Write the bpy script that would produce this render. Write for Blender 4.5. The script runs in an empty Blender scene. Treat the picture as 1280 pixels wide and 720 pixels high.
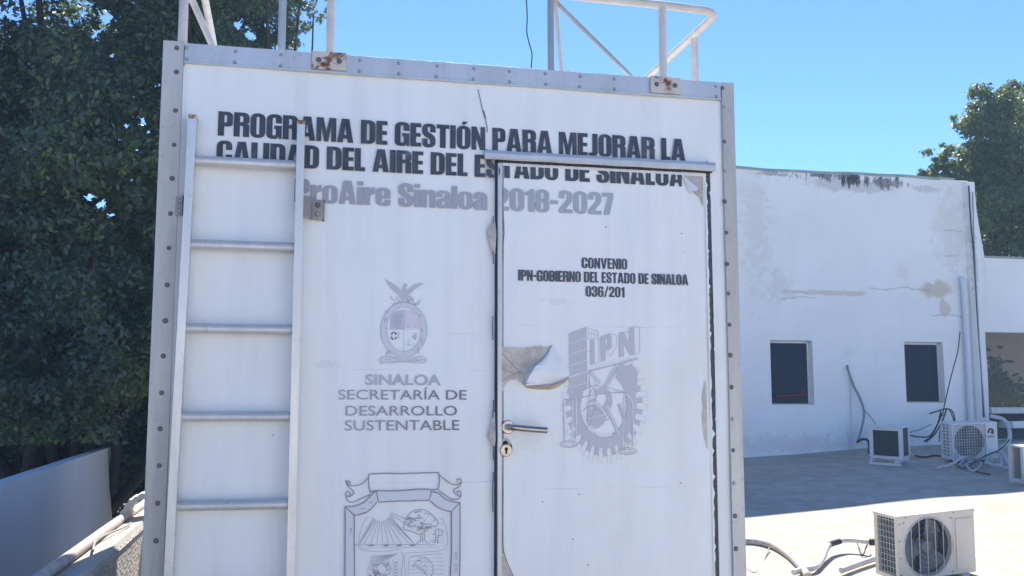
import bpy, bmesh, math, random
import numpy as np
from mathutils import Vector, Matrix
random.seed(7)
rng = np.random.default_rng(7)
R = math.radians
scene = bpy.context.scene
COL = scene.collection

# ------------------------------------------------------------------ camera, sky, sun, exposure
ZC = 2.2                       # camera height above the datum
F = 1270.0                     # focal length in pixels of the 1280 px wide photograph
PITCH = math.atan(148 / F)
cd = bpy.data.cameras.new('camera')
cam = bpy.data.objects.new('camera', cd)
COL.objects.link(cam)
cam.location = (0, 0, ZC)
cam.rotation_euler = (math.pi / 2 + PITCH, 0, 0)
cd.sensor_width = 36
cd.lens = F / 1280 * 36
cd.clip_start = .05
cd.clip_end = 2000
scene.camera = cam

HAZE = 0.0018
SUN_EL, SUN_AZ = 49.0, 0.0     # azimuth: degrees to the right of straight ahead (+Y)
world = bpy.data.worlds.new('World')
scene.world = world
world.use_nodes = True
wn = world.node_tree
sky = wn.nodes.new('ShaderNodeTexSky')
sky.sky_type = 'NISHITA'
sky.sun_disc = False
sky.sun_elevation = R(SUN_EL)
sky.sun_rotation = R(SUN_AZ)
sky.air_density = 0.6
sky.dust_density = 0.0
sky.ozone_density = 10.0
bg = wn.nodes['Background']
bg.inputs['Strength'].default_value = 0.105
wn.links.new(sky.outputs[0], bg.inputs['Color'])
sl = bpy.data.lights.new('sun', 'SUN')
sl.energy = 3.7
sl.angle = R(.5)
sl.color = (1, .93, .82)
so = bpy.data.objects.new('sun', sl)
COL.objects.link(so)
sdir = Vector((math.sin(R(SUN_AZ)) * math.cos(R(SUN_EL)), math.cos(R(SUN_AZ)) * math.cos(R(SUN_EL)), math.sin(R(SUN_EL))))
so.rotation_euler = sdir.to_track_quat('Z', 'Y').to_euler()
so.location = (0, 0, 30)
scene.view_settings.view_transform = 'Standard'
scene.view_settings.look = 'None'
scene.view_settings.gamma = 1
scene.view_settings.exposure = 1.48

# ------------------------------------------------------------------ measuring the photograph: pixel -> point on a known plane
cp, sp_ = math.cos(PITCH), math.sin(PITCH)
THETA = math.atan(F / (5750 * cp))
UX = np.array([math.cos(THETA), math.sin(THETA), 0])
NY = np.array([-math.sin(THETA), math.cos(THETA), 0])

def ray(px, py):
    a, b = (px - 640) / F, -(py - 360) / F
    return np.array([a, cp - b * sp_, sp_ + b * cp])
P0 = ray(620, 508)
P0 = P0 / P0[1] * 3.75

def face(px, py, off=0.0):      # point on the cabin's front (local x, local z); off = metres behind it
    d = ray(px, py)
    t = ((P0 + off * NY) @ NY) / (d @ NY)
    P = d * t
    return float((P - P0) @ UX), float(P[2])

def at_z(px, py, z):            # z relative to the camera
    d = ray(px, py)
    P = d * (z / d[2])
    return Vector((P[0], P[1], P[2] + ZC))

def at_y(px, py, y):
    d = ray(px, py)
    P = d * (y / d[1])
    return Vector((P[0], P[1], P[2] + ZC))

# ------------------------------------------------------------------ helpers
def tag(o, label=None, cat=None, group=None, kind=None):
    if label: o['label'] = label
    if cat: o['category'] = cat
    if group: o['group'] = group
    if kind: o['kind'] = kind
    return o

def empty(name, loc=(0, 0, 0), rot=(0, 0, 0)):
    o = bpy.data.objects.new(name, None)
    o.empty_display_size = .2
    COL.objects.link(o)
    o.location = loc
    o.rotation_euler = rot
    return o

def link(name, me, parent=None):
    o = bpy.data.objects.new(name, me)
    COL.objects.link(o)
    if parent: o.parent = parent
    return o

class MB:
    """collects shapes, then links them as ONE mesh object"""
    def __init__(self): self.v, self.f, self.s = [], [], []
    def add(self, v, f, smooth=False):
        n = len(self.v)
        self.v += [tuple(p) for p in v]
        self.f += [tuple(i + n for i in q) for q in f]
        self.s += [smooth] * len(f)
        return self
    def box(self, x0, x1, y0, y1, z0, z1):
        return self.add([(x0, y0, z0), (x1, y0, z0), (x1, y1, z0), (x0, y1, z0), (x0, y0, z1), (x1, y0, z1), (x1, y1, z1), (x0, y1, z1)],
                        [(0, 3, 2, 1), (4, 5, 6, 7), (0, 1, 5, 4), (1, 2, 6, 5), (2, 3, 7, 6), (3, 0, 4, 7)])
    def bbox(self, x0, x1, y0, y1, z0, z1, b=.004):     # box with chamfered edges
        bm = bmesh.new()
        m = Matrix.Translation(((x0 + x1) / 2, (y0 + y1) / 2, (z0 + z1) / 2)) @ Matrix.Diagonal((x1 - x0, y1 - y0, z1 - z0, 1))
        bmesh.ops.create_cube(bm, size=1, matrix=m)
        bmesh.ops.bevel(bm, geom=bm.edges[:], offset=b, segments=2, affect='EDGES', profile=.5)
        bm.verts.index_update()
        self.add([v.co[:] for v in bm.verts], [[v.index for v in f.verts] for f in bm.faces])
        bm.free()
        return self
    def tube(self, pts, r, n=10, caps=True):
        pts = [Vector(p) for p in pts]
        rs = r if isinstance(r, (list, tuple)) else [r] * len(pts)
        rings, up = [], None
        for i, p in enumerate(pts):
            t = (pts[min(i + 1, len(pts) - 1)] - pts[max(i - 1, 0)]).normalized()
            if up is None:
                up = t.orthogonal().normalized()
            up = (up - t * up.dot(t)).normalized()
            w = t.cross(up)
            rings.append([p + rs[i] * (math.cos(2 * math.pi * k / n) * up + math.sin(2 * math.pi * k / n) * w) for k in range(n)])
        v = [q for rg in rings for q in rg]
        f = [(i * n + k, i * n + (k + 1) % n, (i + 1) * n + (k + 1) % n, (i + 1) * n + k) for i in range(len(pts) - 1) for k in range(n)]
        self.add(v, f, True)
        if caps:
            self.add(rings[0], [tuple(range(n))[::-1]])
            self.add(rings[-1], [tuple(range(n))])
        return self
    def disc(self, c, r, axis, th, n=20, r2=None, smooth=False):     # short cylinder along axis
        c, a = Vector(c), Vector(axis).normalized()
        u = a.orthogonal().normalized(); w = a.cross(u)
        r2 = r if r2 is None else r2
        A = [c + r * (math.cos(2 * math.pi * k / n) * u + math.sin(2 * math.pi * k / n) * w) for k in range(n)]
        B = [c + a * th + r2 * (math.cos(2 * math.pi * k / n) * u + math.sin(2 * math.pi * k / n) * w) for k in range(n)]
        self.add(A + B, [(k, (k + 1) % n, n + (k + 1) % n, n + k) for k in range(n)], smooth)
        self.add(A, [tuple(range(n))[::-1]])
        self.add(B, [tuple(range(n))])
        return self
    def ring(self, c, r, w, axis=(0, -1, 0), n=40, m=6):     # torus
        c, a = Vector(c), Vector(axis).normalized()
        u = a.orthogonal().normalized(); q = a.cross(u)
        v = []
        for i in range(n):
            t = 2 * math.pi * i / n
            d = math.cos(t) * u + math.sin(t) * q
            for k in range(m):
                s = 2 * math.pi * k / m
                v.append(c + d * (r + w * math.cos(s)) + a * w * math.sin(s))
        return self.add(v, [(i * m + k, ((i + 1) % n) * m + k, ((i + 1) % n) * m + (k + 1) % m, i * m + (k + 1) % m) for i in range(n) for k in range(m)], True)
    def prism(self, poly, y0, y1):       # polygon in x,z pushed along y
        n = len(poly)
        A = [(x, y0, z) for x, z in poly]; B = [(x, y1, z) for x, z in poly]
        self.add(A + B, [(k, (k + 1) % n, n + (k + 1) % n, n + k) for k in range(n)])
        self.add(A, [tuple(range(n))]); self.add(B, [tuple(range(n))[::-1]])
        return self
    def grid(self, fn, nu, nv, smooth=True):
        v = [fn(i / nu, j / nv) for j in range(nv + 1) for i in range(nu + 1)]
        f = [(j * (nu + 1) + i, j * (nu + 1) + i + 1, (j + 1) * (nu + 1) + i + 1, (j + 1) * (nu + 1) + i) for j in range(nv) for i in range(nu)]
        return self.add(v, f, smooth)
    def mesh(self, name, mat, recalc=True):
        me = bpy.data.meshes.new(name)
        me.from_pydata(self.v, [], self.f)
        me.polygons.foreach_set('use_smooth', self.s)
        if recalc:
            bm = bmesh.new(); bm.from_mesh(me)
            bmesh.ops.recalc_face_normals(bm, faces=bm.faces[:])
            bm.to_mesh(me); bm.free()
        if mat: me.materials.append(mat)
        return me
    def build(self, name, mat, parent=None, recalc=True):
        return link(name, self.mesh(name, mat, recalc), parent)

def spline(pts, n=8):     # Catmull-Rom
    pts = [Vector(p) for p in pts]
    P = [pts[0] * 2 - pts[1]] + pts + [pts[-1] * 2 - pts[-2]]
    out = []
    for i in range(1, len(P) - 2):
        a, b, c, d = P[i - 1:i + 3]
        for k in range(n):
            t = k / n
            out.append(.5 * ((2 * b) + (c - a) * t + (2 * a - 5 * b + 4 * c - d) * t * t + (3 * b - a - 3 * c + d) * t ** 3))
    out.append(pts[-1])
    return out

# ------------------------------------------------------------------ materials
class NT:
    def __init__(self, name):
        self.m = bpy.data.materials.new(name); self.m.use_nodes = True
        self.t = self.m.node_tree
        self.b = self.t.nodes['Principled BSDF']
        self.co = self.t.nodes.new('ShaderNodeTexCoord')
    def n(self, kind, **kw):
        x = self.t.nodes.new('ShaderNode' + kind)
        for k, v in kw.items():
            if k in x.inputs: x.inputs[k].default_value = v
            else: setattr(x, k, v)
        return x
    def l(self, a, b): self.t.links.new(a, b)
    def vec(self, scale=(1, 1, 1), loc=(0, 0, 0), out='Object'):
        mp = self.n('Mapping'); mp.inputs['Scale'].default_value = scale; mp.inputs['Location'].default_value = loc
        self.l(self.co.outputs[out], mp.inputs[0]); return mp.outputs[0]
    def noise(self, scale, detail=4, rough=.55, vec=None, dist=0):
        x = self.n('TexNoise'); x.inputs['Scale'].default_value = scale; x.inputs['Detail'].default_value = detail
        x.inputs['Roughness'].default_value = rough; x.inputs['Distortion'].default_value = dist
        self.l(vec if vec is not None else self.co.outputs['Object'], x.inputs['Vector']); return x.outputs['Fac']
    def ramp(self, fac, stops):
        x = self.n('ValToRGB'); e = x.color_ramp.elements
        while len(e) < len(stops): e.new(.5)
        for k, (p, c) in zip(e, stops):
            k.position = p; k.color = (*c, 1) if not isinstance(c, (int, float)) else (c, c, c, 1)
        self.l(fac, x.inputs[0]); return x.outputs[0]
    def mix(self, fac, a, b, mode='MIX'):
        x = self.n('Mix', data_type='RGBA', blend_type=mode)
        for s, v in ((0, fac), (6, a), (7, b)):
            if isinstance(v, (int, float)): x.inputs[s].default_value = v if s == 0 else (v, v, v, 1)
            elif isinstance(v, tuple): x.inputs[s].default_value = (*v, 1)
            else: self.l(v, x.inputs[s])
        return x.outputs[2]
    def math(self, op, a, b=0.0, c=0.0, clamp=False):
        x = self.n('Math', operation=op, use_clamp=clamp)
        for s, v in ((0, a), (1, b), (2, c)):
            if isinstance(v, (int, float)): x.inputs[s].default_value = v
            else: self.l(v, x.inputs[s])
        return x.outputs[0]
    def xyz(self):
        x = self.n('SeparateXYZ'); self.l(self.co.outputs['Object'], x.inputs[0]); return x.outputs
    def blob(self, cx, cz, rx, rz, soft=.5, ax=('X', 'Z'), jitter=None, amp=.4):    # soft ellipse mask in object space
        s = self.xyz()
        dx = self.math('DIVIDE', self.math('SUBTRACT', s[ax[0]], cx), rx)
        dz = self.math('DIVIDE', self.math('SUBTRACT', s[ax[1]], cz), rz)
        d = self.math('SQRT', self.math('ADD', self.math('MULTIPLY', dx, dx), self.math('MULTIPLY', dz, dz)))
        if jitter is not None: d = self.math('ADD', d, self.math('MULTIPLY', self.math('SUBTRACT', jitter, .5), amp * 2))
        x = self.n('MapRange', interpolation_type='SMOOTHSTEP', clamp=True)
        self.l(d, x.inputs[0]); x.inputs[1].default_value = 1 - soft / 2; x.inputs[2].default_value = 1 + soft / 2
        x.inputs[3].default_value = 1; x.inputs[4].default_value = 0
        return x.outputs[0]
    def bump(self, h, strength=.2, dist=.01, prev=None):
        x = self.n('Bump'); x.inputs['Strength'].default_value = strength; x.inputs['Distance'].default_value = dist
        self.l(h, x.inputs['Height'])
        if prev is not None: self.l(prev, x.inputs['Normal'])
        self.l(x.outputs[0], self.b.inputs['Normal']); return x.outputs[0]
    def base(self, c, rough=.5, metal=0.0, spec=.5):
        if isinstance(c, tuple): self.b.inputs['Base Color'].default_value = (*c, 1)
        else: self.l(c, self.b.inputs['Base Color'])
        if isinstance(rough, (int, float)): self.b.inputs['Roughness'].default_value = rough
        else: self.l(rough, self.b.inputs['Roughness'])
        self.b.inputs['Metallic'].default_value = metal
        self.b.inputs['Specular IOR Level'].default_value = spec
        return self.m

def simple(name, c, rough=.5, metal=0.0, var=.12, scale=12, bump=0.0, spec=.5):
    k = NT(name)
    n = k.noise(scale, 5, .6)
    lo = tuple(max(0, x * (1 - var)) for x in c); hi = tuple(min(1, x * (1 + var)) for x in c)
    col = k.ramp(n, [(.3, lo), (.7, hi)])
    if bump: k.bump(n, bump, .01)
    return k.base(col, rough, metal, spec)

def mat_vinyl(name, c=(.85, .865, .845), seams=(), marks=()):
    k = NT(name)
    streak = k.noise(1, 5, .65, k.vec((9, 1, .7)))
    blot = k.noise(2.2, 5, .6)
    fine = k.noise(45, 3, .6)
    col = k.ramp(streak, [(.25, tuple(x * .90 for x in c)), (.5, c), (.8, tuple(min(1, x * 1.05) for x in c))])
    col = k.mix(k.math('MULTIPLY', k.ramp(blot, [(.5, 0.0), (.75, 1.0)]), .16), col, (.55, .53, .48))
    specks = k.ramp(k.noise(26, 2, .5), [(.76, 0.0), (.80, 1.0)])
    col = k.mix(k.math('MULTIPLY', specks, .45), col, (.33, .31, .28))
    s = k.xyz()
    h = k.math('MULTIPLY', k.noise(1.3, 2, .5, k.vec((2.2, 1, 1.1))), 1.0)
    wob = k.math('MULTIPLY', k.math('SUBTRACT', k.noise(3, 3), .5), .012)
    for z, x0, x1 in seams:           # overlap edges of the vinyl sheets: a tiny step
        d = k.math('ABSOLUTE', k.math('SUBTRACT', k.math('ADD', s['Z'], wob), z))
        line = k.math('LESS_THAN', d, .0016)
        rngm = k.math('MULTIPLY', k.math('GREATER_THAN', s['X'], x0), k.math('LESS_THAN', s['X'], x1))
        col = k.mix(k.math('MULTIPLY', k.math('MULTIPLY', line, rngm), k.ramp(k.noise(6, 4), [(.42, 0.0), (.7, .45)])), col, (.4, .41, .43))
    for cx, cz, rx, rz, colr, amt in marks:
        m = k.blob(cx, cz, rx, rz, .9, jitter=k.noise(19, 8, .78), amp=3.2)
        col = k.mix(k.math('MULTIPLY', m, amt), col, colr)
    nb = k.bump(h, .8, .03)
    wr = k.ramp(k.noise(1, 4, .6, k.vec((7, 1, 1.6)), .8), [(.3, 0.0), (.7, 1.0)])
    nb = k.bump(wr, .22, .006, nb)
    bub = k.ramp(k.noise(9, 3, .5), [(.70, 0.0), (.78, 1.0)])
    nb = k.bump(bub, .35, .003, nb)
    k.bump(fine, .035, .004, nb)
    return k.base(col, k.ramp(streak, [(.2, .34), (.8, .5)]), 0, .5)

def mat_alu(name, c=(.42, .44, .46), rough=.42, grime=.35, metal=.65, speck=0.0):
    k = NT(name)
    a = k.noise(3, 6, .7, k.vec((2, 2, .35)))
    b = k.noise(60, 3, .6)
    col = k.ramp(a, [(.25, tuple(x * (1 - grime) for x in c)), (.6, c), (.85, tuple(min(1, x * 1.15) for x in c))])
    col = k.mix(k.math('MULTIPLY', k.ramp(b, [(.6, 0.0), (.72, 1.0)]), .25), col, (.2, .19, .18))
    k.bump(b, .06, .003)
    return k.base(col, k.ramp(a, [(.2, rough + .15), (.8, rough - .08)]), metal, .5)

def mat_rusty(name, paint=(.58, .55, .50), amt=.5, scale=9):
    k = NT(name)
    n = k.noise(scale, 8, .72, dist=.6)
    m = k.ramp(n, [(amt - .05, 1.0), (amt + .05, 0.0)])
    rust = k.ramp(k.noise(scale * 5, 4), [(.3, (.07, .025, .012)), (.7, (.26, .10, .045))])
    col = k.mix(m, paint, rust)
    k.bump(k.math('ADD', n, k.math('MULTIPLY', m, .4)), .5, .004)
    return k.base(col, k.mix(m, .45, .9), 0, .4)

def mat_letter(name, x0, x1, c0, c1, wear=.12):
    k = NT(name)
    s = k.xyz()
    t = k.n('MapRange', clamp=True)
    k.l(s['X'], t.inputs[0]); t.inputs[1].default_value = x0; t.inputs[2].default_value = x1
    col = k.mix(t.outputs[0], c0, c1)
    w = k.ramp(k.noise(22, 7, .75), [(.57, 0.0), (.70, 1.0)])
    col = k.mix(k.math('MULTIPLY', w, wear * 1.6), col, (.6, .62, .64))
    v = k.ramp(k.noise(2, 4, .6, k.vec((14, 1, 2))), [(.3, .0), (.8, 1.0)])
    col = k.mix(k.math('MULTIPLY', v, wear * 1.1), col, (.5, .52, .55))
    return k.base(col, .45, 0, .4)

def mat_leaf(name, dark, mid, lit, trans=.3, rough=.42):
    k = NT(name)
    geo = k.n('NewGeometry')
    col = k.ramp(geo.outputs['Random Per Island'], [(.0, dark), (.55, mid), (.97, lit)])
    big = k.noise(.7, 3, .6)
    col = k.mix(k.math('MULTIPLY', k.ramp(big, [(.42, 0.0), (.66, 1.0)]), .55), col, lit)  # sunlit clumps put into the leaf colour by broad noise
    col = k.mix(k.math('MULTIPLY', k.ramp(k.noise(.5, 2, .5, k.vec((1, 1, 1), (7, 3, 5))), [(.45, 0.0), (.7, 1.0)]), .5), col, dark)  # shaded clumps put into the leaf colour the same way
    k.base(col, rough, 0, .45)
    tr = k.n('BsdfTranslucent')
    k.l(k.mix(.55, col, (.30, .38, .05)), tr.inputs['Color'])
    mx = k.n('MixShader'); mx.inputs[0].default_value = trans
    k.l(k.b.outputs[0], mx.inputs[1]); k.l(tr.outputs[0], mx.inputs[2])
    k.l(mx.outputs[0], k.t.nodes['Material Output'].inputs[0])
    return k.m

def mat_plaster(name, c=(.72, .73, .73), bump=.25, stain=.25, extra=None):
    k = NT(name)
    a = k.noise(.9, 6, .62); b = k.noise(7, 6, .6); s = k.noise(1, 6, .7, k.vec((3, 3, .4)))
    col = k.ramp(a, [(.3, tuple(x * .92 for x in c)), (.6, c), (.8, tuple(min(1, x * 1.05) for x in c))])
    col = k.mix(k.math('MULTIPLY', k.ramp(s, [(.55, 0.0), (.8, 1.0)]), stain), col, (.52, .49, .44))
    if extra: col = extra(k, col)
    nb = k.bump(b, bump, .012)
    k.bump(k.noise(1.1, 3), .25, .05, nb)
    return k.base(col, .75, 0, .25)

def mat_floor():
    k = NT('rooftop_coating')
    a = k.noise(.5, 7, .65); b = k.noise(3.2, 7, .62, dist=.4); c = k.noise(22, 5, .6)
    sw = k.noise(.9, 8, .68, k.vec((.7, 1.6, 1)), 1.2)
    col = k.ramp(a, [(.25, (.44, .40, .34)), (.5, (.505, .465, .405)), (.75, (.56, .525, .465))])
    col = k.mix(k.math('MULTIPLY', k.ramp(b, [(.42, 1.0), (.60, 0.0)]), .55), col, (.34, .295, .235))
    col = k.mix(k.math('MULTIPLY', k.ramp(sw, [(.5, 0.0), (.70, 1.0)]), .50), col, (.34, .295, .235))
    col = k.mix(k.math('MULTIPLY', k.ramp(c, [(.66, 0.0), (.75, 1.0)]), .3), col, (.16, .14, .12))
    nb = k.bump(b, .35, .02); k.bump(c, .25, .006, nb)
    return k.base(col, .8, 0, .25)

def mat_stucco():
    k = NT('rough_stucco')
    v = k.n('TexVoronoi'); v.inputs['Scale'].default_value = 55
    k.l(k.co.outputs['Object'], v.inputs['Vector'])
    n = k.noise(30, 6, .7)
    h = k.math('ADD', v.outputs['Distance'], n)
    col = k.ramp(k.noise(8, 5), [(.3, (.50, .47, .42)), (.7, (.64, .61, .55))])
    k.bump(h, 1.0, .02)
    return k.base(col, .9, 0, .2)

M = {}
M['alu'] = mat_alu('weathered_aluminium', (.60, .62, .63), .40, .25, .45)
M['alu_dirty'] = mat_alu('dirty_aluminium', (.56, .55, .52), .52, .3, .3)
M['ladder'] = mat_alu('ladder_aluminium', (.70, .70, .68), .36, .22, .5)
M['rung'] = mat_alu('rung_aluminium', (.66, .65, .63), .40, .25, .35)
M['rivet'] = mat_alu('rivet_steel', (.16, .15, .15), .5, .5, .4)
M['rivet_new'] = mat_alu('rivet_bright', (.40, .40, .42), .4, .3, .5)
M['panel'] = mat_vinyl('cabin_vinyl', seams=[(.265, -.6, .0), (.13, -.6, .0), (-.27, -.6, 0)],
                       marks=[(-.62, .15, .05, .012, (.5, .46, .4), .2)])
M['door'] = mat_vinyl('door_vinyl', (.86, .87, .845), seams=[(.30, .06, .8), (-.30, .12, .75)],
                      marks=[(.22, .39, .05, .012, (.45, .45, .45), .18), (.12, -.10, .07, .06, (.60, .58, .54), .22)])
M['vinyl_back'] = simple('vinyl_flap_white', (.78, .79, .80), .3, var=.05, scale=6)
M['substrate'] = simple('bare_board', (.58, .52, .45), .8, var=.25, scale=30, bump=.3)
M['tan'] = simple('adhesive_tan', (.50, .40, .30), .8, var=.2, scale=40, bump=.3)
M['dark_gap'] = simple('rubber_seal', (.025, .027, .03), .7, var=.3, scale=20)
M['hinge'] = simple('hinge_steel', (.10, .10, .105), .5, .5, var=.4, scale=80)
M['steel'] = simple('satin_steel', (.40, .375, .35), .24, .95, var=.1, scale=25)
M['brass'] = simple('lock_nickel', (.50, .44, .36), .35, .8, var=.2, scale=60)
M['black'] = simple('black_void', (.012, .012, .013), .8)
M['pipe_white'] = simple('painted_rail', (.60, .56, .51), .45, .0, var=.12, scale=14, bump=.1)
M['pipe_grey'] = mat_alu('galvanised_pipe', (.40, .42, .45), .45, .3, .5)
M['rust_plate'] = mat_rusty('rusty_plate', (.60, .55, .50), .455, 12)
M['rust_cap'] = mat_rusty('rusty_cap', (.62, .42, .32), .47, 25)
M['bracket'] = mat_alu('bracket_steel', (.38, .35, .31), .5, .4, .5)
M['letters'] = mat_letter('letter_navy', -1.2, 1.0, (.024, .034, .052), (.034, .046, .068))
M['letters_small'] = mat_letter('letter_small_navy', .1, .8, (.050, .062, .085), (.050, .062, .085), .12)
M['pro'] = mat_letter('letter_lilac', -.75, .46, (.35, .33, .38), (.38, .43, .47), .2)
M['sinaloa'] = mat_letter('letter_faded', -.5, -.2, (.48, .49, .54), (.43, .44, .48), .2)
M['secretaria'] = mat_letter('letter_grey', -.56, -.15, (.38, .40, .43), (.16, .17, .19), .1)
M['crest_line'] = mat_letter('crest_line', -.6, -.1, (.42, .43, .48), (.42, .43, .48), .1)
M['crest_fill'] = mat_letter('crest_fill', -.6, -.1, (.68, .69, .73), (.68, .69, .73), .1)
M['crest_mid'] = mat_letter('crest_mid', -.6, -.1, (.54, .55, .60), (.54, .55, .60), .1)
M['crest_pink'] = mat_letter('crest_pink', -.6, -.1, (.72, .67, .73), (.72, .67, .73), .1)
M['crest_black'] = mat_letter('crest_black', -.6, -.1, (.13, .14, .16), (.13, .14, .16), .1)
M['shield_line'] = mat_letter('shield_line', -.6, -.1, (.25, .245, .26), (.25, .245, .26), .15)
M['shield_thin'] = mat_letter('shield_thin', -.6, -.1, (.30, .31, .34), (.30, .31, .34), .15)
M['shield_fill'] = mat_letter('shield_fill', -.6, -.1, (.70, .71, .735), (.70, .71, .735), .15)
M['gear_fill'] = mat_letter('gear_fill', .2, .7, (.56, .555, .585), (.56, .555, .585), .25)
M['gear_light'] = mat_letter('gear_light', .2, .7, (.80, .81, .82), (.80, .81, .82), .1)
M['gear_line'] = mat_letter('gear_line', .2, .7, (.49, .49, .52), (.49, .49, .52), .2)
M['trim_white'] = simple('trim_white', (.72, .73, .74), .4, var=.08, scale=10)
M['leaf_left'] = mat_leaf('leaf_ficus', (.038, .066, .072), (.056, .098, .094), (.13, .19, .06), .30)
M['leaf_right'] = mat_leaf('leaf_broad', (.038, .070, .032), (.065, .115, .045), (.14, .20, .055), .45)
M['bark'] = simple('bark', (.045, .038, .033), .9, var=.3, scale=8, bump=.5)
M['floor'] = mat_floor()
M['stucco'] = mat_stucco()
M['coping'] = mat_plaster('coping_plaster', (.52, .48, .41), .6, .4)
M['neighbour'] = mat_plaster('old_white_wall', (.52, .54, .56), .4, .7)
M['plaster'] = mat_plaster('wing_plaster', (.86, .85, .81), .2, .2)
M['glass_dark'] = NT('dark_glass').base((.010, .018, .042), .14, 0, .16)
M['frame_alu'] = simple('window_aluminium', (.55, .54, .51), .45, .3)
M['membrane'] = simple('roof_membrane', (.30, .36, .34), .7, var=.25, scale=4)
M['cream'] = simple('cream_paint', (.68, .63, .53), .42, var=.06, scale=5)
M['ac_white'] = simple('appliance_white', (.66, .68, .67), .4, var=.07, scale=5)
M['fin'] = simple('condenser_fins', (.06, .085, .10), .5, .3, var=.3, scale=40)
M['coil_grey'] = simple('grey_fins', (.22, .23, .25), .6, .2, var=.2, scale=30)
M['fan_grey'] = simple('fan_plastic', (.16, .17, .19), .5, var=.1)
M['wire'] = simple('grille_wire', (.50, .52, .52), .45)
M['hose'] = simple('insulation_hose', (.50, .44, .39), .75, var=.2, scale=20, bump=.4)
M['tape'] = simple('white_tape', (.66, .64, .58), .6, var=.2, scale=25, bump=.3)
M['blackhose'] = simple('black_rubber', (.035, .035, .04), .6)
M['cable_grey'] = simple('grey_cable', (.25, .26, .28), .6)
M['tube_white'] = simple('white_tube', (.58, .58, .57), .5)
M['pvc'] = simple('painted_pvc', (.64, .68, .71), .5, var=.05)
M['logo_red'] = simple('logo_dark_red', (.12, .02, .03), .5)
M['soil'] = simple('yard_ground', (.16, .14, .11), .95, var=.3, scale=1.5)
M['brown'] = simple('room_wall', (.42, .30, .235), .8, var=.1, scale=2)
M['leaf_pot'] = simple('plant_leaf', (.020, .035, .022), .5, var=.3)
M['terracotta'] = simple('pot_clay', (.30, .14, .08), .8)

# ------------------------------------------------------------------ the ground, the roof floor
FX, FY = .030, .084
def floor_z(x, y):              # the coated roof rises gently to the far wall
    return ZC - 1.47 + FY * (y - 8.8) + FX * (x - 3.7)
FN = Vector((-FX, -FY, 1)).normalized()
def floor_rot(phi):             # stands on the sloping roof, turned by phi
    q = Vector((0, 0, 1)).rotation_difference(FN)
    return (q.to_matrix() @ Matrix.Rotation(phi, 3, 'Z')).to_euler()

g = MB().add([(-150, -150, -3.6), (150, -150, -3.6), (150, 220, -3.6), (-150, 220, -3.6)], [(0, 1, 2, 3)]).build('ground', M['soil'])
tag(g, kind='structure')

def fz(px, py, dz=0.0):          # pixel -> point on the roof floor
    d = ray(px, py)
    # z = ZC + t*d2 = floor_z(t*d0, t*d1)
    c0 = -1.47 - FY * 8.8 - FX * 3.7
    t = c0 / (d[2] - FY * d[1] - FX * d[0])
    return Vector((d[0] * t, d[1] * t, ZC + d[2] * t + dz))

def cab(x, y, z):               # cabin local -> world
    p = P0 + x * UX + y * NY
    return Vector((p[0], p[1], z + ZC))

# parapet of this roof runs along the cabin's left side
pa0, pa1 = at_z(59, 716, -.55), at_z(182, 627, -.55)
pdir = (pa1 - pa0); pdir.z = 0; pdir.normalize()
pnor = Vector((pdir.y, -pdir.x, 0))
def par(s, w, z): 
    p = pa0 + pdir * s + pnor * w
    return Vector((p.x, p.y, ZC + z))

def fl(u, v):
    y = -32 + 50.5 * v
    # left border follows the parapet
    s = (y - pa0.y) / pdir.y
    xl = pa0.x + pdir.x * s + .05
    x = xl + (26 - xl) * u
    z = floor_z(x, y) + .02 * math.sin(x * .9 + y * .5) * math.cos(y * .7) + .008 * math.sin(x * 2.7 + 1.3) * math.sin(y * 2.1)
    return (x, y, z)
floor = MB().grid(fl, 90, 160).build('rooftop_floor', M['floor'])
tag(floor, kind='structure')

# unseen, guessed white structure, added to bounce sunlight onto the cabin front
rb = MB()
rb.bbox(-3.5, 17, -9.6, -9.2, -1, 3.9, .02)
rb.bbox(-3.6, 17.1, -9.65, -9.15, 3.902, 4.05, .02)
o = rb.build('rear_bounce_wall', mat_plaster('bounce_plaster', (.74, .72, .68)))
tag(o, 'plain white structure, unseen, added at the rear of the roof to bounce sunlight', 'building')

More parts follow.
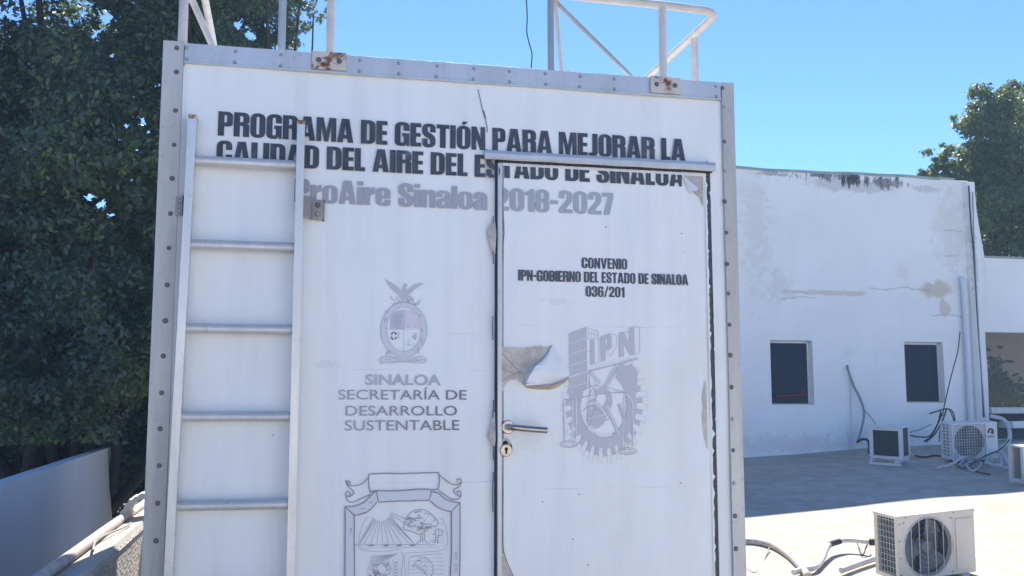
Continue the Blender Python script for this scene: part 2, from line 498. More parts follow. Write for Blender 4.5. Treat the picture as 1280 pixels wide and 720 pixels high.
# ------------------------------------------------------------------ lettering: heavy condensed capitals drawn as outlines
def fillet(path, seg=5):
    out = []
    n = len(path)
    for i, p in enumerate(path):
        r = p[2] if len(p) > 2 else 0
        c = Vector(p[:2])
        if r <= 0:
            out.append(c); continue
        a, b = Vector(path[i - 1][:2]), Vector(path[(i + 1) % n][:2])
        da, db = (a - c), (b - c)
        t = min(r, da.length * .5, db.length * .5) if r > 0 else 0
        A, B = c + da.normalized() * t, c + db.normalized() * t
        for k in range(seg + 1):
            u = k / seg
            out.append((1 - u) ** 2 * A + 2 * u * (1 - u) * (c * .86 + (A + B) * .07) + u * u * B)
    return out
def rr(x0, y0, x1, y1, r): return [(x0, y0, r), (x1, y0, r), (x1, y1, r), (x0, y1, r)]
O_out, O_in = rr(0, -.01, .52, 1.01, .24), rr(.21, .13, .31, .87, .06)
GL = {
 'A': (.58, [[(0, 0), (.20, 0), (.222, .17), (.358, .17), (.38, 0), (.58, 0), (.425, 1), (.155, 1)], [(.243, .32), (.337, .32), (.29, .74)]]),
 'B': (.53, [[(0, 0), (.53, 0, .2), (.53, .5, .14), (.46, .525, .03), (.52, .56, .1), (.52, 1, .2), (0, 1)], rr(.21, .14, .31, .44, .05), rr(.21, .59, .305, .86, .05)]),
 'C': (.52, [[(.52, .62), (.52, 1.01, .24), (0, 1.01, .24), (0, -.01, .24), (.52, -.01, .24), (.52, .42), (.31, .42), (.31, .13, .06), (.21, .13, .06), (.21, .87, .06), (.31, .87, .06), (.31, .62)]]),
 'D': (.52, [[(0, 0), (.52, 0, .22), (.52, 1, .22), (0, 1)], [(.21, .15), (.31, .15, .06), (.31, .85, .06), (.21, .85)]]),
 'E': (.40, [[(0, 0), (.40, 0), (.40, .17), (.21, .17), (.21, .42), (.38, .42), (.38, .58), (.21, .58), (.21, .83), (.40, .83), (.40, 1), (0, 1)]]),
 'G': (.53, [[(.53, .64), (.53, 1.01, .24), (0, 1.01, .24), (0, -.01, .24), (.36, -.01, .12), (.42, .07), (.435, 0), (.53, 0), (.53, .54), (.27, .54), (.27, .40), (.325, .40), (.325, .13, .06), (.21, .13, .06), (.21, .87, .06), (.32, .87, .06), (.32, .64)]]),
 'I': (.21, [[(0, 0), (.21, 0), (.21, 1), (0, 1)]]),
 'J': (.36, [[(.15, 1), (.36, 1), (.36, 0, .2), (0, 0), (0, .16), (.15, .16, .06)]]),
 'L': (.37, [[(0, 0), (.37, 0), (.37, .17), (.21, .17), (.21, 1), (0, 1)]]),
 'M': (.70, [[(0, 0), (.175, 0), (.175, .64), (.275, 0), (.425, 0), (.525, .66), (.525, 0), (.70, 0), (.70, 1), (.455, 1), (.352, .42), (.245, 1), (0, 1)]]),
 'N': (.52, [[(0, 0), (.18, 0), (.18, .52), (.325, 0), (.52, 0), (.52, 1), (.34, 1), (.34, .50), (.195, 1), (0, 1)]]),
 'O': (.52, [O_out, O_in]),
 'Ó': (.52, [O_out, O_in, [(.20, 1.05), (.31, 1.05), (.42, 1.19), (.23, 1.19)]]),
 'P': (.50, [[(0, 0), (.21, 0), (.21, .39), (.50, .39, .19), (.50, 1, .19), (0, 1)], [(.21, .55), (.30, .55, .05), (.30, .85, .05), (.21, .85)]]),
 'R': (.53, [[(0, 0), (.21, 0), (.21, .45), (.32, .45, .08), (.32, 0), (.53, 0), (.53, .50, .1), (.46, .535, .03), (.53, .58, .1), (.53, 1, .2), (0, 1)], [(.21, .60), (.32, .60, .05), (.32, .85, .05), (.21, .85)]]),
 'S': (.50, [[(.50, .64), (.50, 1.01, .22), (0, 1.01, .22), (0, .52, .14), (.30, .33, .06), (.30, .13, .06), (.205, .13, .06), (.205, .36), (0, .36), (0, -.01, .22), (.50, -.01, .22), (.50, .47, .14), (.205, .66, .06), (.205, .87, .06), (.30, .87, .06), (.30, .64)]]),
 'T': (.47, [[(.13, 0), (.34, 0), (.34, .83), (.47, .83), (.47, 1), (0, 1), (0, .83), (.13, .83)]]),
 'U': (.52, [[(0, 1), (0, -.01, .24), (.52, -.01, .24), (.52, 1), (.31, 1), (.31, .13, .06), (.21, .13, .06), (.21, 1)]]),
 'V': (.56, [[(.18, 0), (.38, 0), (.56, 1), (.36, 1), (.28, .38), (.20, 1), (0, 1)]]),
 'r': (.36, [[(0, 0), (.20, 0), (.20, .44, .1), (.36, .50), (.36, .77), (.25, .75, .05), (.19, .66), (.19, .76), (0, .76)]]),
 'o': (.50, [rr(0, -.01, .50, .77, .2), rr(.20, .12, .30, .65, .06)]),
 'i': (.20, [[(0, 0), (.20, 0), (.20, .76), (0, .76)], [(0, .84), (.20, .84), (.20, 1), (0, 1)]]),
 'e': (.50, [[(.50, .32), (.50, .77, .2), (0, .77, .2), (0, -.01, .2), (.50, -.01, .2), (.50, .26), (.30, .26), (.30, .12, .05), (.20, .12, .05), (.20, .32)], [(.20, .43), (.30, .43), (.30, .65, .05), (.20, .65, .05)]]),
 'n': (.50, [[(0, 0), (.20, 0), (.20, .58, .05), (.30, .60, .05), (.30, 0), (.50, 0), (.50, .77, .16), (.27, .77, .08), (.195, .69), (.195, .76), (0, .76)]]),
 'a': (.49, [[(.30, 0), (.49, 0), (.49, .77, .2), (.01, .77, .2), (.01, .48), (.20, .48), (.20, .65, .05), (.295, .65, .05), (.295, .47, .03), (0, .38, .14), (0, -.01, .16), (.25, -.01, .08), (.30, .06)], [(.195, .12, .04), (.295, .12, .04), (.295, .34), (.195, .29, .04)]]),
 'l': (.20, [[(0, 0), (.20, 0), (.20, 1), (0, 1)]]),
 '0': (.51, [rr(0, -.01, .51, 1.01, .24), rr(.205, .13, .305, .87, .06)]),
 '1': (.33, [[(.12, 0), (.33, 0), (.33, 1), (.19, 1), (.13, .90, .05), (0, .86), (0, .72), (.12, .74)]]),
 '2': (.49, [[(0, 0), (.49, 0), (.49, .17), (.23, .17), (.49, .56, .14), (.49, 1.01, .22), (0, 1.01, .22), (0, .66), (.20, .66), (.20, .87, .06), (.29, .87, .06), (.29, .60, .08), (0, .18)]]),
 '3': (.50, [[(0, .66), (0, 1.01, .22), (.50, 1.01, .22), (.50, .58, .1), (.43, .525, .04), (.50, .47, .1), (.50, -.01, .22), (0, -.01, .22), (0, .36), (.20, .36), (.20, .13, .06), (.295, .13, .06), (.295, .44, .06), (.16, .46), (.16, .60), (.295, .61, .06), (.295, .87, .06), (.20, .87, .06), (.20, .66)]]),
 '6': (.51, [[(.50, .70), (.50, 1.01, .22), (0, 1.01, .22), (0, -.01, .22), (.51, -.01, .22), (.51, .62, .18), (.26, .62, .08), (.20, .56), (.20, .87, .06), (.295, .87, .06), (.295, .70)], rr(.20, .13, .30, .49, .05)]),
 '7': (.42, [[(.05, 0), (.26, 0), (.42, .82), (.42, 1), (0, 1), (0, .82), (.22, .82)]]),
 '8': (.51, [[(0, -.01, .22), (.51, -.01, .22), (.51, .46, .12), (.45, .525, .04), (.50, .59, .1), (.50, 1.01, .22), (.01, 1.01, .22), (.01, .59, .1), (.06, .525, .04), (0, .46, .12)], rr(.20, .12, .31, .45, .05), rr(.205, .60, .305, .88, .05)]),
 '-': (.28, [[(0, .38), (.28, .38), (.28, .55), (0, .55)]]),
 '/': (.40, [[(0, -.02), (.14, -.02), (.40, 1.02), (.26, 1.02)]]),
}
def outline_mesh(contours):       # filled flat shape with holes -> verts (x, z) and faces
    cu = bpy.data.curves.new('outline', 'CURVE')
    cu.dimensions = '2D'; cu.fill_mode = 'FRONT'
    for c in contours:
        s = cu.splines.new('POLY'); s.points.add(len(c) - 1)
        for q, p in zip(s.points, c): q.co = (p[0], p[1], 0, 1)
        s.use_cyclic_u = True
    ob = bpy.data.objects.new('outline', cu)
    me = bpy.data.meshes.new_from_object(ob)
    v = [tuple(x.co) for x in me.vertices]; f = [tuple(p.vertices) for p in me.polygons]
    bpy.data.objects.remove(ob); bpy.data.meshes.remove(me); bpy.data.curves.remove(cu)
    return v, f
GLM = {c: outline_mesh([fillet(p) for p in cs]) for c, (w, cs) in GL.items()}
GAP, SPACE = .034, .235
def heavy_text(txt, x0, x1, z0, z1, y, thin=0.0):    # fits the line into x0..x1, base z0, caps z1
    adv, items = 0, []
    for ch in txt:
        if ch == ' ': adv += SPACE; continue
        items.append((ch, adv)); adv += GL[ch][0] + GAP
    adv -= GAP
    sx, sz = (x1 - x0) / adv, z1 - z0
    m = MB()
    for ch, a in items:
        v, f = GLM[ch]
        m.add([(x0 + (p[0] + a) * sx, y, z0 + p[1] * sz) for p in v], f)
    return m
def clip(mb, x, keep_left):
    me = bpy.data.meshes.new('clip'); me.from_pydata(mb.v, [], mb.f)
    bm = bmesh.new(); bm.from_mesh(me); bpy.data.meshes.remove(me)
    bmesh.ops.bisect_plane(bm, geom=bm.verts[:] + bm.edges[:] + bm.faces[:], plane_co=(x, 0, 0), plane_no=(1, 0, 0), clear_outer=keep_left, clear_inner=not keep_left)
    bm.verts.index_update()
    out = MB().add([v.co[:] for v in bm.verts], [[v.index for v in f.verts] for f in bm.faces])
    bm.free()
    return out
def plain_text(txt, x0, x1, z0, z1, y, weight=0.0):
    cu = bpy.data.curves.new('text', 'FONT')
    cu.body = txt; cu.offset = weight; cu.resolution_u = 4
    ob = bpy.data.objects.new('text', cu)
    me = bpy.data.meshes.new_from_object(ob)
    v = np.array([x.co[:] for x in me.vertices]); f = [tuple(p.vertices) for p in me.polygons]
    bpy.data.objects.remove(ob); bpy.data.meshes.remove(me); bpy.data.curves.remove(cu)
    cap = .727
    a, b = v[:, 0].min(), v[:, 0].max()
    m = MB()
    m.add([(x0 + (p[0] - a) / (b - a) * (x1 - x0), y, z0 + p[1] / cap * (z1 - z0)) for p in v], f)
    return m

_lay = [0]
def stroke(mb, pts, w, y, closed=False, taper=False):     # a flat ribbon through pixel-traced points already in x,z metres
    _lay[0] = (_lay[0] + 1) % 24
    y = y - _lay[0] * .00002
    P = [Vector(p) for p in pts]
    n = len(P)
    L, Rr = [], []
    for i in range(n):
        a = P[i - 1] if (i > 0 or closed) else P[i]
        b = P[(i + 1) % n] if (i < n - 1 or closed) else P[i]
        t = (b - a)
        t = t.normalized() if t.length > 1e-9 else Vector((1, 0))
        q = Vector((-t.y, t.x)) * w / 2 * ((1 - .85 * i / (n - 1)) if taper else 1)
        L.append(P[i] + q); Rr.append(P[i] - q)
    v = [(p.x, y, p.y) for p in L] + [(p.x, y, p.y) for p in Rr]
    k = n if closed else n - 1
    mb.add(v, [(i, (i + 1) % n, n + (i + 1) % n, n + i) for i in range(k)])
def fill(mb, pts, y, holes=()):
    _lay[0] = (_lay[0] + 1) % 24
    v, f = outline_mesh([pts] + list(holes))
    mb.add([(p[0], y - _lay[0] * .00002, p[1]) for p in v], f)
def curve2(pts, n=6, closed=False):
    if closed:
        k = len(pts)
        q = spline([(*p, 0) for p in ([pts[-1]] + list(pts) + [pts[0], pts[1]])], n)
        q = q[n:-n - 1] if False else q[n:n + n * k]
    else: q = spline([(*p, 0) for p in pts], n)
    return [(p.x, p.y) for p in q]

# ------------------------------------------------------------------ the cabin
cabin = empty('monitoring_cabin', (float(P0[0]), float(P0[1]), ZC), (0, 0, THETA))
tag(cabin, 'large white box cabin with black Spanish lettering, aluminium edges and a door', 'cabin')
XL, XR, ZT, ZB, DEP = -1.209, .968, 1.286, -1.25, 1.75
PL, PR, PT = -1.138, .915, 1.212
DL, DR, DT = .003, .842, .913        # door leaf
OL, OR_, OT = -.0040, .862, .925
def wav(x, z):
    return .016 * math.exp(-((x - OL) / .055) ** 2) * (z < OT) * (x < 0) + .0022 * math.sin(x * 5.1 + 1) * math.sin(z * 3.7 + .5) + .0012 * math.sin(x * 11 + z * 7)
m = MB()
def sheet(mb, x0, x1, z0, z1, y, nx, nz):
    mb.grid(lambda u, v: (x0 + (x1 - x0) * u, y + wav(x0 + (x1 - x0) * u, z0 + (z1 - z0) * v), z0 + (z1 - z0) * v), nx, nz)
OL, OR_, OT = -.0040, .862, .925
sheet(m, PL - .02, OL, ZB, PT + .02, 0, 40, 70)
sheet(m, OR_, PR + .02, ZB, PT + .02, 0, 4, 70)
sheet(m, OL, OR_, OT, PT + .02, 0, 30, 12)
m.box(OL - .002, OL, .004, .05, ZB, OT); m.box(OR_, OR_ + .002, .004, .05, ZB, OT); m.box(OL, OR_, .004, .05, OT, OT + .002)
m.build('front_panel', M['panel'], cabin)
MB().box(XL + .004, XL + .03, .01, DEP, ZB, ZT - .01).build('side_wall', M['trim_white'], cabin)
MB().box(XR - .03, XR - .004, .01, DEP, ZB, ZT - .01).build('side_wall', M['trim_white'], cabin)
MB().box(XL + .03, XR - .03, DEP - .03, DEP, ZB, ZT - .01).build('back_wall', M['trim_white'], cabin)
MB().box(XL + .002, XR - .002, .012, DEP + .01, ZT - .010, ZT - .002).build('roof', M['trim_white'], cabin)
MB().box(XL, XR, 0.012, DEP, ZB - .06, ZB).build('floor_frame', M['alu_dirty'], cabin)
for x in (-.9, .65):
    MB().bbox(x - .06, x + .06, .1, DEP - .1, ZB - .75, ZB - .06).build('support_beam', M['alu_dirty'], cabin)

rivet_me = MB().disc((0, 0, 0), .0085, (0, -1, 0), .003, 12, .006).mesh('rivet', M['rivet'])
rivet_new_me = MB().disc((0, 0, 0), .0075, (0, -1, 0), .004, 12, .004).mesh('rivet_bright', M['rivet_new'])
def rivet(x, y, z, parent, me=rivet_me, s=1.0):
    o = link('rivet', me, parent); o.location = (x, y, z); o.scale = (s, s, s)
    o.rotation_euler = (0, rng.uniform(0, 6), 0)
# corner posts: angle profile, front flange and side flange
yp = -.012
lp = MB()
def postfn(xa, xb):
    mb = MB()
    mb.grid(lambda u, v: (xa + (xb - xa) * u, yp + .0015 * math.sin(v * 23 + u), ZB + (ZT - ZB) * v), 2, 60, False)
    return mb
lp = MB().bbox(XL, PL, yp, yp + .006, ZB, ZT + .004, .0015); lp.box(XL - .0005, XL + .004, yp + .006, .06, ZB, ZT + .003)
lpo = lp.build('corner_post', M['alu_dirty'], cabin)
for px, py in [(221, 60), (220.5, 90), (219.5, 138), (217.5, 181), (215, 223), (213, 267), (211, 310), (209, 356), (206.5, 401), (204, 445), (202, 491), (200, 536), (199, 582), (197, 629), (195, 676)]:
    x, z = face(px, py, yp); rivet(x, yp, z, lpo, s=.95 + .2 * rng.random())
rp = MB().bbox(PR, XR, yp, yp + .006, ZB, ZT + .002, .0015); rp.box(XR - .004, XR + .0005, yp + .006, .06, ZB, ZT + .001)
rpo = rp.build('corner_post', M['alu_dirty'], cabin)
for px, py in [(903, 110), (905, 134), (905.5, 177), (906, 214), (906, 252), (908, 291), (909, 330), (910.5, 367), (912, 406), (913, 444), (914.5, 484), (915.5, 524), (916.5, 563), (917.5, 604), (919, 645), (920, 686)]:
    x, z = face(px, py, yp); rivet(x, yp, z, rpo, rivet_new_me if rng.random() < .3 else rivet_me, .95 + .2 * rng.random())
tr = MB().bbox(PL + .002, PR - .003, yp + .001, yp + .007, PT, ZT, .0015)
tr.box(PL + .002, PR - .003, yp + .007, .05, ZT - .004, ZT)
tr.bbox(PL + .002, PR - .003, yp - .003, yp + .001, PT, PT + .008, .001)
tro = tr.build('top_rail', M['alu'], cabin)
for px in [233, 293.5, 351, 450, 499, 546, 592, 637, 682, 725, 768, 894]:
    for zz in (1.227, 1.268):
        x, _ = face(px, 80, yp); rivet(x + rng.uniform(-.002, .002), yp + .001, zz, tro, rivet_new_me, .95)
MB().box(PL, PL + .004, -.004, .004, ZB, PT).build('edge_seal', M['tan'], cabin)
# bare edge of the vinyl lifting along the left post
def lift(u, v):
    z = -1.2 + 2.4 * v
    w = .012 + .010 * max(0, math.sin(z * 2.3 + 1.2)) + .004 * math.sin(z * 9)
    return (PL + .001 + w * u, -.0135 + .010 * u - .003 * math.sin(z * 3) * (1 - u), z)
MB().grid(lift, 3, 70).build('vinyl_edge', M['vinyl_back'], cabin, False)

# rusty plates that hold the railing
for (a, b, c, d) in [(390, 433, 65, 89), (813, 851, 97, 119)]:
    x0, _ = face(a, c, -.02); x1, _ = face(b, c, -.02)
    pl = MB().bbox(x0, x1, -.0215, -.0125, 1.222, 1.290, .003).build('mounting_plate', M['rust_plate'], cabin)
    for t in (.2, .8):
        o = link('bolt', rivet_me, pl); o.location = (x0 + (x1 - x0) * t, -.0215, 1.256); o.scale = (1.2, 1.6, 1.2)

# guard railing on the roof
gr = empty('guard_rail'); gr.parent = cabin
def fp(px, py, off): 
    x, z = face(px, py, off); return (x, off, z)
def pipe(name, pts, r, mat, n=12): return MB().tube(pts, r, n).build(name, mat, gr)
def vpost(px, py, off, top, r, mat):
    x, z = face(px, py, off)
    pipe('rail_post', [(x, off, ZT - .02), (x, off, top)], r, mat)
    return x
zr = 1.603
xa = vpost(228.5, 40, .03, 1.80, .0165, M['pipe_white'])
pipe('rail_brace', [fp(240, 0, .06), fp(266, 58, .06)], .0125, M['pipe_white'])
x_, z_ = face(240, 0, .06)
vpost(352.5, 40, .35, 1.80, .0155, M['pipe_grey'])
xb = vpost(413, 40, .03, 1.80, .0160, M['pipe_white'])
pipe('handrail', [(xb, .03, 1.80), (xa, .03, 1.80), (xa, DEP - .1, 1.80)], .0165, M['pipe_white'])
vpost(688.5, 60, .10, zr + .02, .0130, M['pipe_grey'])
pipe('rail_brace', [fp(694, 0, .12), fp(702, 92, .12)], .0085, M['pipe_white'])
pipe('rail_brace', [fp(690, -2, .13), fp(793, 100, .13)], .0095, M['pipe_grey'])
xc = vpost(828.5, 60, .03, zr, .0160, M['pipe_white'])
# handrail: along the front, round the corner, back along the right side
p = [(.30, .05, zr + .014), (.55, .04, zr + .006), (xc, .03, zr), (.82, .03, zr - .004), (.880, .035, zr - .006), (.912, .055, zr - .008), (.927, .10, zr - .008), (.930, .25, zr - .008), (.930, .9, zr - .01), (.930, DEP - .1, zr - .01)]
pipe('handrail', spline(p, 5), .0165, M['pipe_white'])
x, z = face(868.5, 70, .30)
pipe('rail_post', [(x, .30, ZT - .02), (x, .30, zr - .01)], .0150, M['pipe_white'])
x, z = face(695, 86, .11)
MB().prism([(x - .02, ZT - .005), (x + .035, ZT - .005), (x + .02, ZT + .012), (x - .012, ZT + .045)], .10, .108).build('weld_plate', M['rust_plate'], gr)
pipe('handrail', [(face(688.5, 60, .10)[0], .10, zr + .012), (.30, .05, zr + .014)], .013, M['pipe_grey'])

# drip rail above the door
x0, x1 = -.050, .872
dr = MB()
dr.prism([(x0, 0), (x0, 0)], 0, 0) if False else None
prof = [(-.002, .956), (-.030, .952), (-.034, .940), (-.034, .924), (-.028, .918), (-.002, .922)]
def drf(u, v):
    k = u * (len(prof) - 1); i = min(int(k), len(prof) - 2); t = k - i
    y = prof[i][0] * (1 - t) + prof[i + 1][0] * t; z = prof[i][1] * (1 - t) + prof[i + 1][1] * t
    return (x0 + (x1 - x0) * v, y, z + .0006 * math.sin(v * 31))
dr.grid(drf, 5, 40, False)
dr.add([(x0, y, z) for y, z in prof], [tuple(range(6))]); dr.add([(x1, y, z) for y, z in prof], [tuple(range(6))[::-1]])
dr.build('drip_rail', M['alu'], cabin, False)
for px in (608, 662, 690, 727, 884):
    x, _ = face(px, 200, -.03); o = link('rivet', rivet_me, cabin); o.location = (x, -.024, .9535); o.rotation_euler = (-1.2, 0, 0); o.scale = (.8, .8, .8)
MB().box(x0 + .05, x1 - .01, -.0215, -.002, .9135, .9175).build('rail_seal', M['dark_gap'], cabin)

# ------------------------------------------------------------------ the door
door = empty('door'); door.parent = cabin
m = MB()
YD = -.006
def wavd(x, z): return .0016 * math.sin(x * 7 + 2) * math.sin(z * 4.1) + .0007 * math.sin(x * 15 + z * 9)
m.grid(lambda u, v: (DL + .024 + (DR - DL - .024) * u, YD + wavd(DL + (DR - DL) * u, ZB + v * 2.1), ZB + .05 + (DT - .014 - ZB - .05) * v), 30, 60)
m.box(DL, DR, .004, .035, ZB + .05, DT)
m.build('door_leaf', M['door'], door, False)
MB().bbox(DL, DL + .018, YD - .006, .003, ZB + .05, DT, .003).build('edge_trim', M['alu'], door)
MB().bbox(DL + .0185, DR, YD - .004, .003, DT - .014, DT, .003).build('edge_trim', M['trim_white'], door)
MB().box(OL - .0015, DL - .0005, -.0035, .004, ZB, OT + .002).build('seal', M['dark_gap'], door)
# piano hinge on the right
hg = MB()
z = ZB + .06
i = 0
while z < DT - .005:
    hg.disc((DR + .0075, -.004, z), .0058, (0, 0, 1), .021, 8)
    z += .0255
hg.box(DR - .001, DR + .0185, -.003, .002, ZB + .05, DT)
hg.build('piano_hinge', M['hinge'], door)
def ragged_edge(xc, amp, y, sgn, seed):
    rq = np.random.default_rng(seed); zz = ZB + .1; L, Q = [], []
    while zz < DT - .02:
        j = abs(rq.normal(0, amp)) * (1 + 1.5 * (rq.random() < .12))
        L.append((xc - sgn * .006, y, zz)); Q.append((xc + sgn * j, y - .001 * rq.random(), zz)); zz += rq.uniform(.006, .02)
    n = len(L)
    return MB().add(L + Q, [(i, i + 1, n + i + 1, n + i) for i in range(n - 1)])
ragged_edge(DR - .001, .0020, -.0104, 1, 4).build('ragged_vinyl', M['door'], door, False)
ragged_edge(OR_ - .001, .0016, -.0100, -1, 5).build('ragged_vinyl', M['panel'], cabin, False)
# handle, rose, lock
hx, hz = face(638, 534, -.02)
r_ = MB().disc((hx - .006, YD + .001, hz), .0275, (0, -1, 0), .008, 32, .0225); r_.build('handle_rose', M['steel'], door)
lev = spline([(hx - .006, YD - .006, hz), (hx - .005, YD - .030, hz), (hx - .002, YD - .045, hz), (hx + .012, YD - .052, hz - .001), (hx + .06, YD - .052, hz - .006), (hx + .128, YD - .052, hz - .011)], 6)
MB().tube(lev, .0115, 20).build('lever_handle', M['steel'], door)
lx, lz = face(632.5, 563, -.015)
pl = []
for k in range(28):
    t = 2 * math.pi * k / 28
    pl.append((lx + .0245 * math.cos(t), lz + .008 + (.030 if math.sin(t) > 0 else .027) * math.sin(t)))
MB().prism(pl, YD - .004, YD + .001).build('lock_plate', M['black'], door)
MB().disc((lx, YD - .004, lz), .0240, (0, -1, 0), .010, 30, .0205).build('lock_rose', M['brass'], door)
kh = [(lx + .0062 * math.cos(t), lz + .005 + .0062 * math.sin(t)) for t in np.linspace(-.9, math.pi + .9, 18)] + [(lx - .0034, lz - .012), (lx + .0034, lz - .012)]
MB().prism(kh[::-1], YD - .0155, YD - .0138).build('keyhole', M['black'], door)
arch = MB()
pts = [(lx - .018, lz + .02), (lx - .012, lz + .035), (lx + .002, lz + .040), (lx + .012, lz + .030), (lx + .014, lz + .018)]
stroke(arch, curve2(pts, 4), .010, YD - .0045)
arch.build('torn_vinyl', M['substrate'], door)

# torn vinyl beside the handle: bare board, then the flap that curls away
def fpx(lst, off=YD): return [face(a, b, off) for a, b in lst]
bare = fpx([(625.5, 434), (640, 433.5), (655, 434), (672, 432), (684, 433), (690, 430.5), (689, 436), (681, 446), (672, 455), (664, 459), (656, 470), (654, 480), (649, 478), (646, 474), (638, 475.5), (633, 479), (629, 486), (625.5, 492)])
def ragged(pts_, amp, n=5, seed=1):
    rq = np.random.default_rng(seed); out = []
    for i, a in enumerate(pts_):
        b = pts_[(i + 1) % len(pts_)]
        for k in range(n):
            w = k / n
            out.append((a[0] * (1 - w) + b[0] * w + rq.normal(0, amp), a[1] * (1 - w) + b[1] * w + rq.normal(0, amp)))
    return out
bare = ragged(bare, .0011)
t = MB(); fill(t, bare, YD - .0022); t.build('bare_patch', M['substrate'], door)
lipm = MB()
for i in range(0, len(bare) - 4):
    if bare[i][0] < .02 and bare[i + 1][0] < .02: continue
    w = .0012 + .0022 * rng.random()
    stroke(lipm, [bare[i], bare[i + 1]], w, YD - .0030)
lipm.build('torn_lip', M['vinyl_back'], door, False)
fold = MB()
stroke(fold, fpx([(627, 441), (640, 455), (652, 468)]), .0022, YD - .003); stroke(fold, fpx([(626, 460), (640, 467), (652, 464)]), .0016, YD - .003)
stroke(fold, fpx([(626, 478), (636, 470), (650, 466)]), .0014, YD - .003)
fold.build('crease', simple('crease_grey', (.22, .20, .18), .9), door)
free = fpx([(690, 430.5), (684, 441), (676, 451), (667, 458), (661, 466), (656, 475), (654, 482)])
hinge_ = fpx([(691.5, 431.5), (697, 440), (703, 448), (708, 457), (712, 466), (709, 474), (704, 479)])
free = curve2(free, 4); hinge_ = curve2(hinge_, 4)
def flap(u, v):
    k = v * (len(free) - 1); i = min(int(k), len(free) - 2); w = k - i
    a = (Vector(free[i]) * (1 - w) + Vector(free[i + 1]) * w); b = (Vector(hinge_[i]) * (1 - w) + Vector(hinge_[i + 1]) * w)
    q = b * (1 - u) + a * u
    amp = .062 * math.sin(min(1, v * 1.15) * math.pi * .62) ** 1.2
    jag = (.0026 * math.sin(v * 41) + .0018 * math.sin(v * 93 + 1)) * u ** 4 
    return (q.x + jag, YD - .0028 - amp * (u ** 1.6) * (1 - .35 * u ** 3) - .0025 * math.sin(u * 9 + v * 6) * u, q.y + jag)
MB().grid(flap, 14, 40).build('vinyl_flap', M['vinyl_back'], door, False)
low = MB()
bot = fpx([(653, 480), (658, 485), (668, 486.5), (678, 487), (688, 487), (697, 484), (706, 478), (712, 473)])
top = fpx([(654, 479), (660, 481), (668, 483), (678, 483), (688, 482), (697, 478.5), (704, 475), (710, 470)])
def strip(u, v):
    k = v * (len(bot) - 1); i = min(int(k), len(bot) - 2); w = k - i
    a = Vector(bot[i]) * (1 - w) + Vector(bot[i + 1]) * w; b = Vector(top[i]) * (1 - w) + Vector(top[i + 1]) * w
    q = a * (1 - u) + b * u
    return (q.x, YD - .0026 - .030 * u * math.sin(math.pi * min(1, .15 + v * .85)), q.y)
low.grid(strip, 4, 30); low.build('flap_underside', M['tan'], door, False)
# corner of the door vinyl peeled at top right
corner = fpx([(846, 213.5), (878.5, 215), (878.5, 258), (874, 247), (866, 240), (858, 230), (852, 220)])
t = MB(); fill(t, corner, YD - .0023); t.build('bare_patch', simple('bare_corner', (.46, .43, .40), .7, var=.15, scale=30), door)
curl = fpx([(852, 218), (860, 243), (871, 234), (873, 246), (862, 236), (856, 226)])
a_, b_, c_ = [Vector(q) for q in fpx([(851, 217), (861, 243), (873, 236)])]
def cf(u, v):
    q = a_ * (1 - v) + (b_ * (1 - u) + c_ * u) * v
    return (q.x, YD - .003 - .018 * math.sin(math.pi * u) * v - .006 * v, q.y + .004 * math.sin(u * 9) * v)
MB().grid(cf, 8, 8).build('vinyl_flap', M['vinyl_back'], door, False)
for px, py in ((678, 627), (724, 618), (716, 674), (735, 706), (851, 604), (852, 292), (757, 284)):
    x, z = face(px, py, YD); o = link('screw_hole', rivet_me, door); o.location = (x, YD - .0018, z); o.scale = (.30, .3, .30)
# ragged right edge, lower left lift
t = MB(); fill(t, fpx([(881, 474), (879, 486), (877, 498), (878.5, 508), (877, 520), (878, 535), (880, 549), (883, 560), (884.5, 562), (883.5, 520), (882.5, 480)]), YD - .0022)
t.build('bare_patch', M['substrate'], door); t = MB()
fill(t, fpx([(625.5, 612), (627, 640), (628, 690), (634, 708), (641, 722), (625, 722)]), YD - .0022)
t.build('bare_patch', M['substrate'], door)
t = MB()
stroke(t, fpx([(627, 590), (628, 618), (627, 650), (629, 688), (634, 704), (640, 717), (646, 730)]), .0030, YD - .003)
eg = simple('edge_shade', (.20, .19, .18), .9)  # shadow under the lifted vinyl edge, put in as dark strokes
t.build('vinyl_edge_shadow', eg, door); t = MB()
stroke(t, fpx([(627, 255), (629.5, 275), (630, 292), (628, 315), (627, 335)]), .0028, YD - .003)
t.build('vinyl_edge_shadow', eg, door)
# lifted vinyl blisters on the panel left of the gap
for pts_, nm in (([(616, 277), (610, 287), (609, 293), (612, 304), (616, 318)], .020), ([(616.5, 515), (613, 535), (610, 546), (613, 552), (616.5, 558)], .016)):
    q = [face(a, b, 0) for a, b in pts_]
    def bl(u, v, q=q, amp=nm):
        k = v * (len(q) - 1); i = min(int(k), len(q) - 2); w = k - i
        xx = q[i][0] * (1 - w) + q[i + 1][0] * w; zz = q[i][1] * (1 - w) + q[i + 1][1] * w
        xr = OL - .001
        return (xx + (xr - xx) * u, -.003 - amp * u * math.sin(math.pi * v), zz)
    MB().grid(bl, 6, 16).build('vinyl_blister', M['substrate'], cabin, False)
